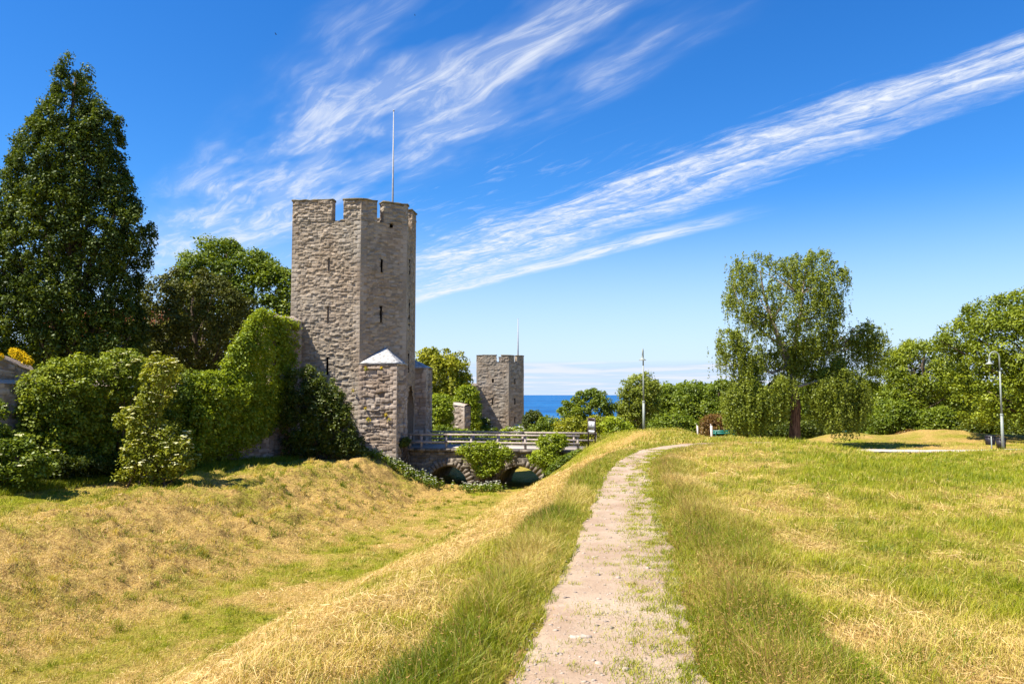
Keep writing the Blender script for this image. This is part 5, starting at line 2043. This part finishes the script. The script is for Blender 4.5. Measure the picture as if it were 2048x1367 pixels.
    tv = np.where(rg.random(nt) < 0.25 + 0.15 * bank, rg.uniform(0.55, 0.9, nt), rg.uniform(0.0, 0.3, nt))
    b_ = blades(x, y, th[idx] * rg.uniform(0.5, 1.2, m), rg.uniform(0.0035, 0.006, m) * np.maximum(1, y / 9), rg.uniform(0.3, 1.2, m),
                np.clip(tv[idx] + rg.normal(0, 0.12, m), 0, 1), rg, wind=(0.6, -0.3))
    blades_obj('grass_tufts', [b_], M['grass_long'], 'coarse green and dry tufts standing out of the mown banks and lawn')
    # cut hay lying on the slopes
    n = 210000
    x, y = frustum_pts(n, 2.4, 42, 0.85, rg)
    q = x - xr(y)
    g = green_mask(x, y)
    pd = np.abs(path_dist(x, y)) - path_hw(y)
    keep = (pd > 0.45) & (q > -25) & ((q > -13.5) | (rg.random(n) < 0.45)) & (rg.random(n) < 0.08 + 1.0 * sst(0.62, 0.12, g)) & ~((y > 40.3) & (x > 14))
    x, y = x[keep], y[keep]
    m = len(x)
    far = np.maximum(1, y / 8.0)
    L = rg.uniform(0.03, 0.12, m) * np.minimum(far, 2) ** 0.5
    w = rg.uniform(0.0014, 0.0028, m) * far
    an = rg.normal(2.0, 0.9, m)
    dx, dy = np.cos(an), np.sin(an)
    z0 = hz(x, y) + rg.uniform(0.005, 0.045, m)
    x1, y1 = x + dx * L, y + dy * L
    z1 = hz(x1, y1) + rg.uniform(0.005, 0.07, m)
    a = np.stack([x, y, z0], 1)
    b = np.stack([x1, y1, z1], 1)
    hw = np.stack([-dy * w / 2, dx * w / 2, rg.normal(0, 0.3, m) * w], 1)
    v = np.stack([a - hw, a + hw, b + hw, b - hw], 1).reshape(-1, 3)
    o = quads_obj('cut_hay', [v], [rg.random(m)], M['straw'])
    tag(o, 'pale cut hay lying on the sunny moat slopes and lawn', 'hay', kind='stuff')
    # little weeds on the path, mostly right of the middle
    parts = []
    n = 1300
    yc = 2.6 * (24 / 2.6) ** rg.random(n)
    hwid = path_hw(yc)
    cx = path_x(yc) + hwid * np.where(rg.random(n) < 0.86, 1.15 - 1.1 * rg.random(n) ** 1.5, rg.uniform(-0.95, 0.3, n))
    num = rg.integers(14, 60, n)
    idx = np.repeat(np.arange(n), num)
    rad = rg.uniform(0.02, 0.075, n)
    x = cx[idx] + rg.normal(0, 1, len(idx)) * rad[idx] * 1.4
    y = yc[idx] + rg.normal(0, 1, len(idx)) * rad[idx]
    m = len(x)
    far = np.maximum(1, y / 8)
    parts.append(blades(x, y, rg.uniform(0.012, 0.045, m), 0.004 * far, rg.uniform(0.4, 1.2, m), np.clip(0.28 + rg.normal(0, 0.15, m), 0, 1), rg, z=hz(x, y) + 0.008))
    blades_obj('path_weeds', parts, M['grass_short'], 'small flat weed tufts growing on the right half of the footpath')
    # pebbles
    n = 2600
    y = 2.6 * (22 / 2.6) ** rg.random(n)
    x = path_x(y) + path_hw(y) * rg.uniform(-1, 1, n)
    s = rg.gamma(2.0, 0.0032, n) + 0.003
    z = hz(x, y) + 0.012
    base = np.array([(0, 0, 1), (1, 0, 0), (0, 1, 0), (-1, 0, 0), (0, -1, 0), (0, 0, -1)], float)
    jit = base[None] * rg.uniform(0.6, 1.3, (n, 6, 1)) * np.array([1.2, 1.0, 0.55])
    v = np.stack([x, y, z], 1)[:, None] + jit * s[:, None, None]
    tri = np.array([(0, 1, 2), (0, 2, 3), (0, 3, 4), (0, 4, 1), (5, 2, 1), (5, 3, 2), (5, 4, 3), (5, 1, 4)])
    f = (np.arange(n) * 6)[:, None, None] + tri[None]
    o = mesh_obj('pebbles', v.reshape(-1, 3), f.reshape(-1, 3), M['pebble'])
    tag(o, 'small loose pebbles scattered over the footpath', 'pebbles', kind='stuff')


build_grass()


def flat_stone(label, px, py, w_, d_, h_, seed):
    rg = np.random.default_rng(seed)
    p = W(px, py, 10)
    t = (0 - EYE) / (p[2] - EYE)
    x, y = p[0] * t, 10 * t
    z = float(hz(x, y))
    vs = []
    n = 11
    for k, (rr, zz) in enumerate(((1.0, -0.02), (0.92, h_ * 0.7), (0.6, h_))):
        for i in range(n):
            an = 2 * math.pi * i / n
            q = rr * (1 + 0.22 * math.sin(an * 2 + seed) + rg.normal(0, 0.05))
            vs.append((x + w_ * q * math.cos(an), y + d_ * q * math.sin(an), z + 0.012 + zz + rg.normal(0, 0.003)))
    vs.append((x, y, z + 0.012 + h_))
    fs = [(k * n + i, k * n + (i + 1) % n, (k + 1) * n + (i + 1) % n, (k + 1) * n + i) for k in range(2) for i in range(n)]
    fs += [(2 * n + i, 2 * n + (i + 1) % n, 3 * n) for i in range(n)]
    mb = MB()
    mb.add(vs, fs)
    o = mb.build('flat_stone', M['pebble'])
    tag(o, label, 'stone', 'stones bedded in the footpath')


flat_stone('pale flat stone bedded in the footpath near the bottom of the picture', 1160, 1276, 0.07, 0.04, 0.014, 1)
flat_stone('thin flat stone in the middle of the footpath farther up', 1255, 986, 0.10, 0.05, 0.012, 2)
flat_stone('small dark stone on the footpath close to the bottom edge', 1198, 1332, 0.022, 0.016, 0.014, 3)
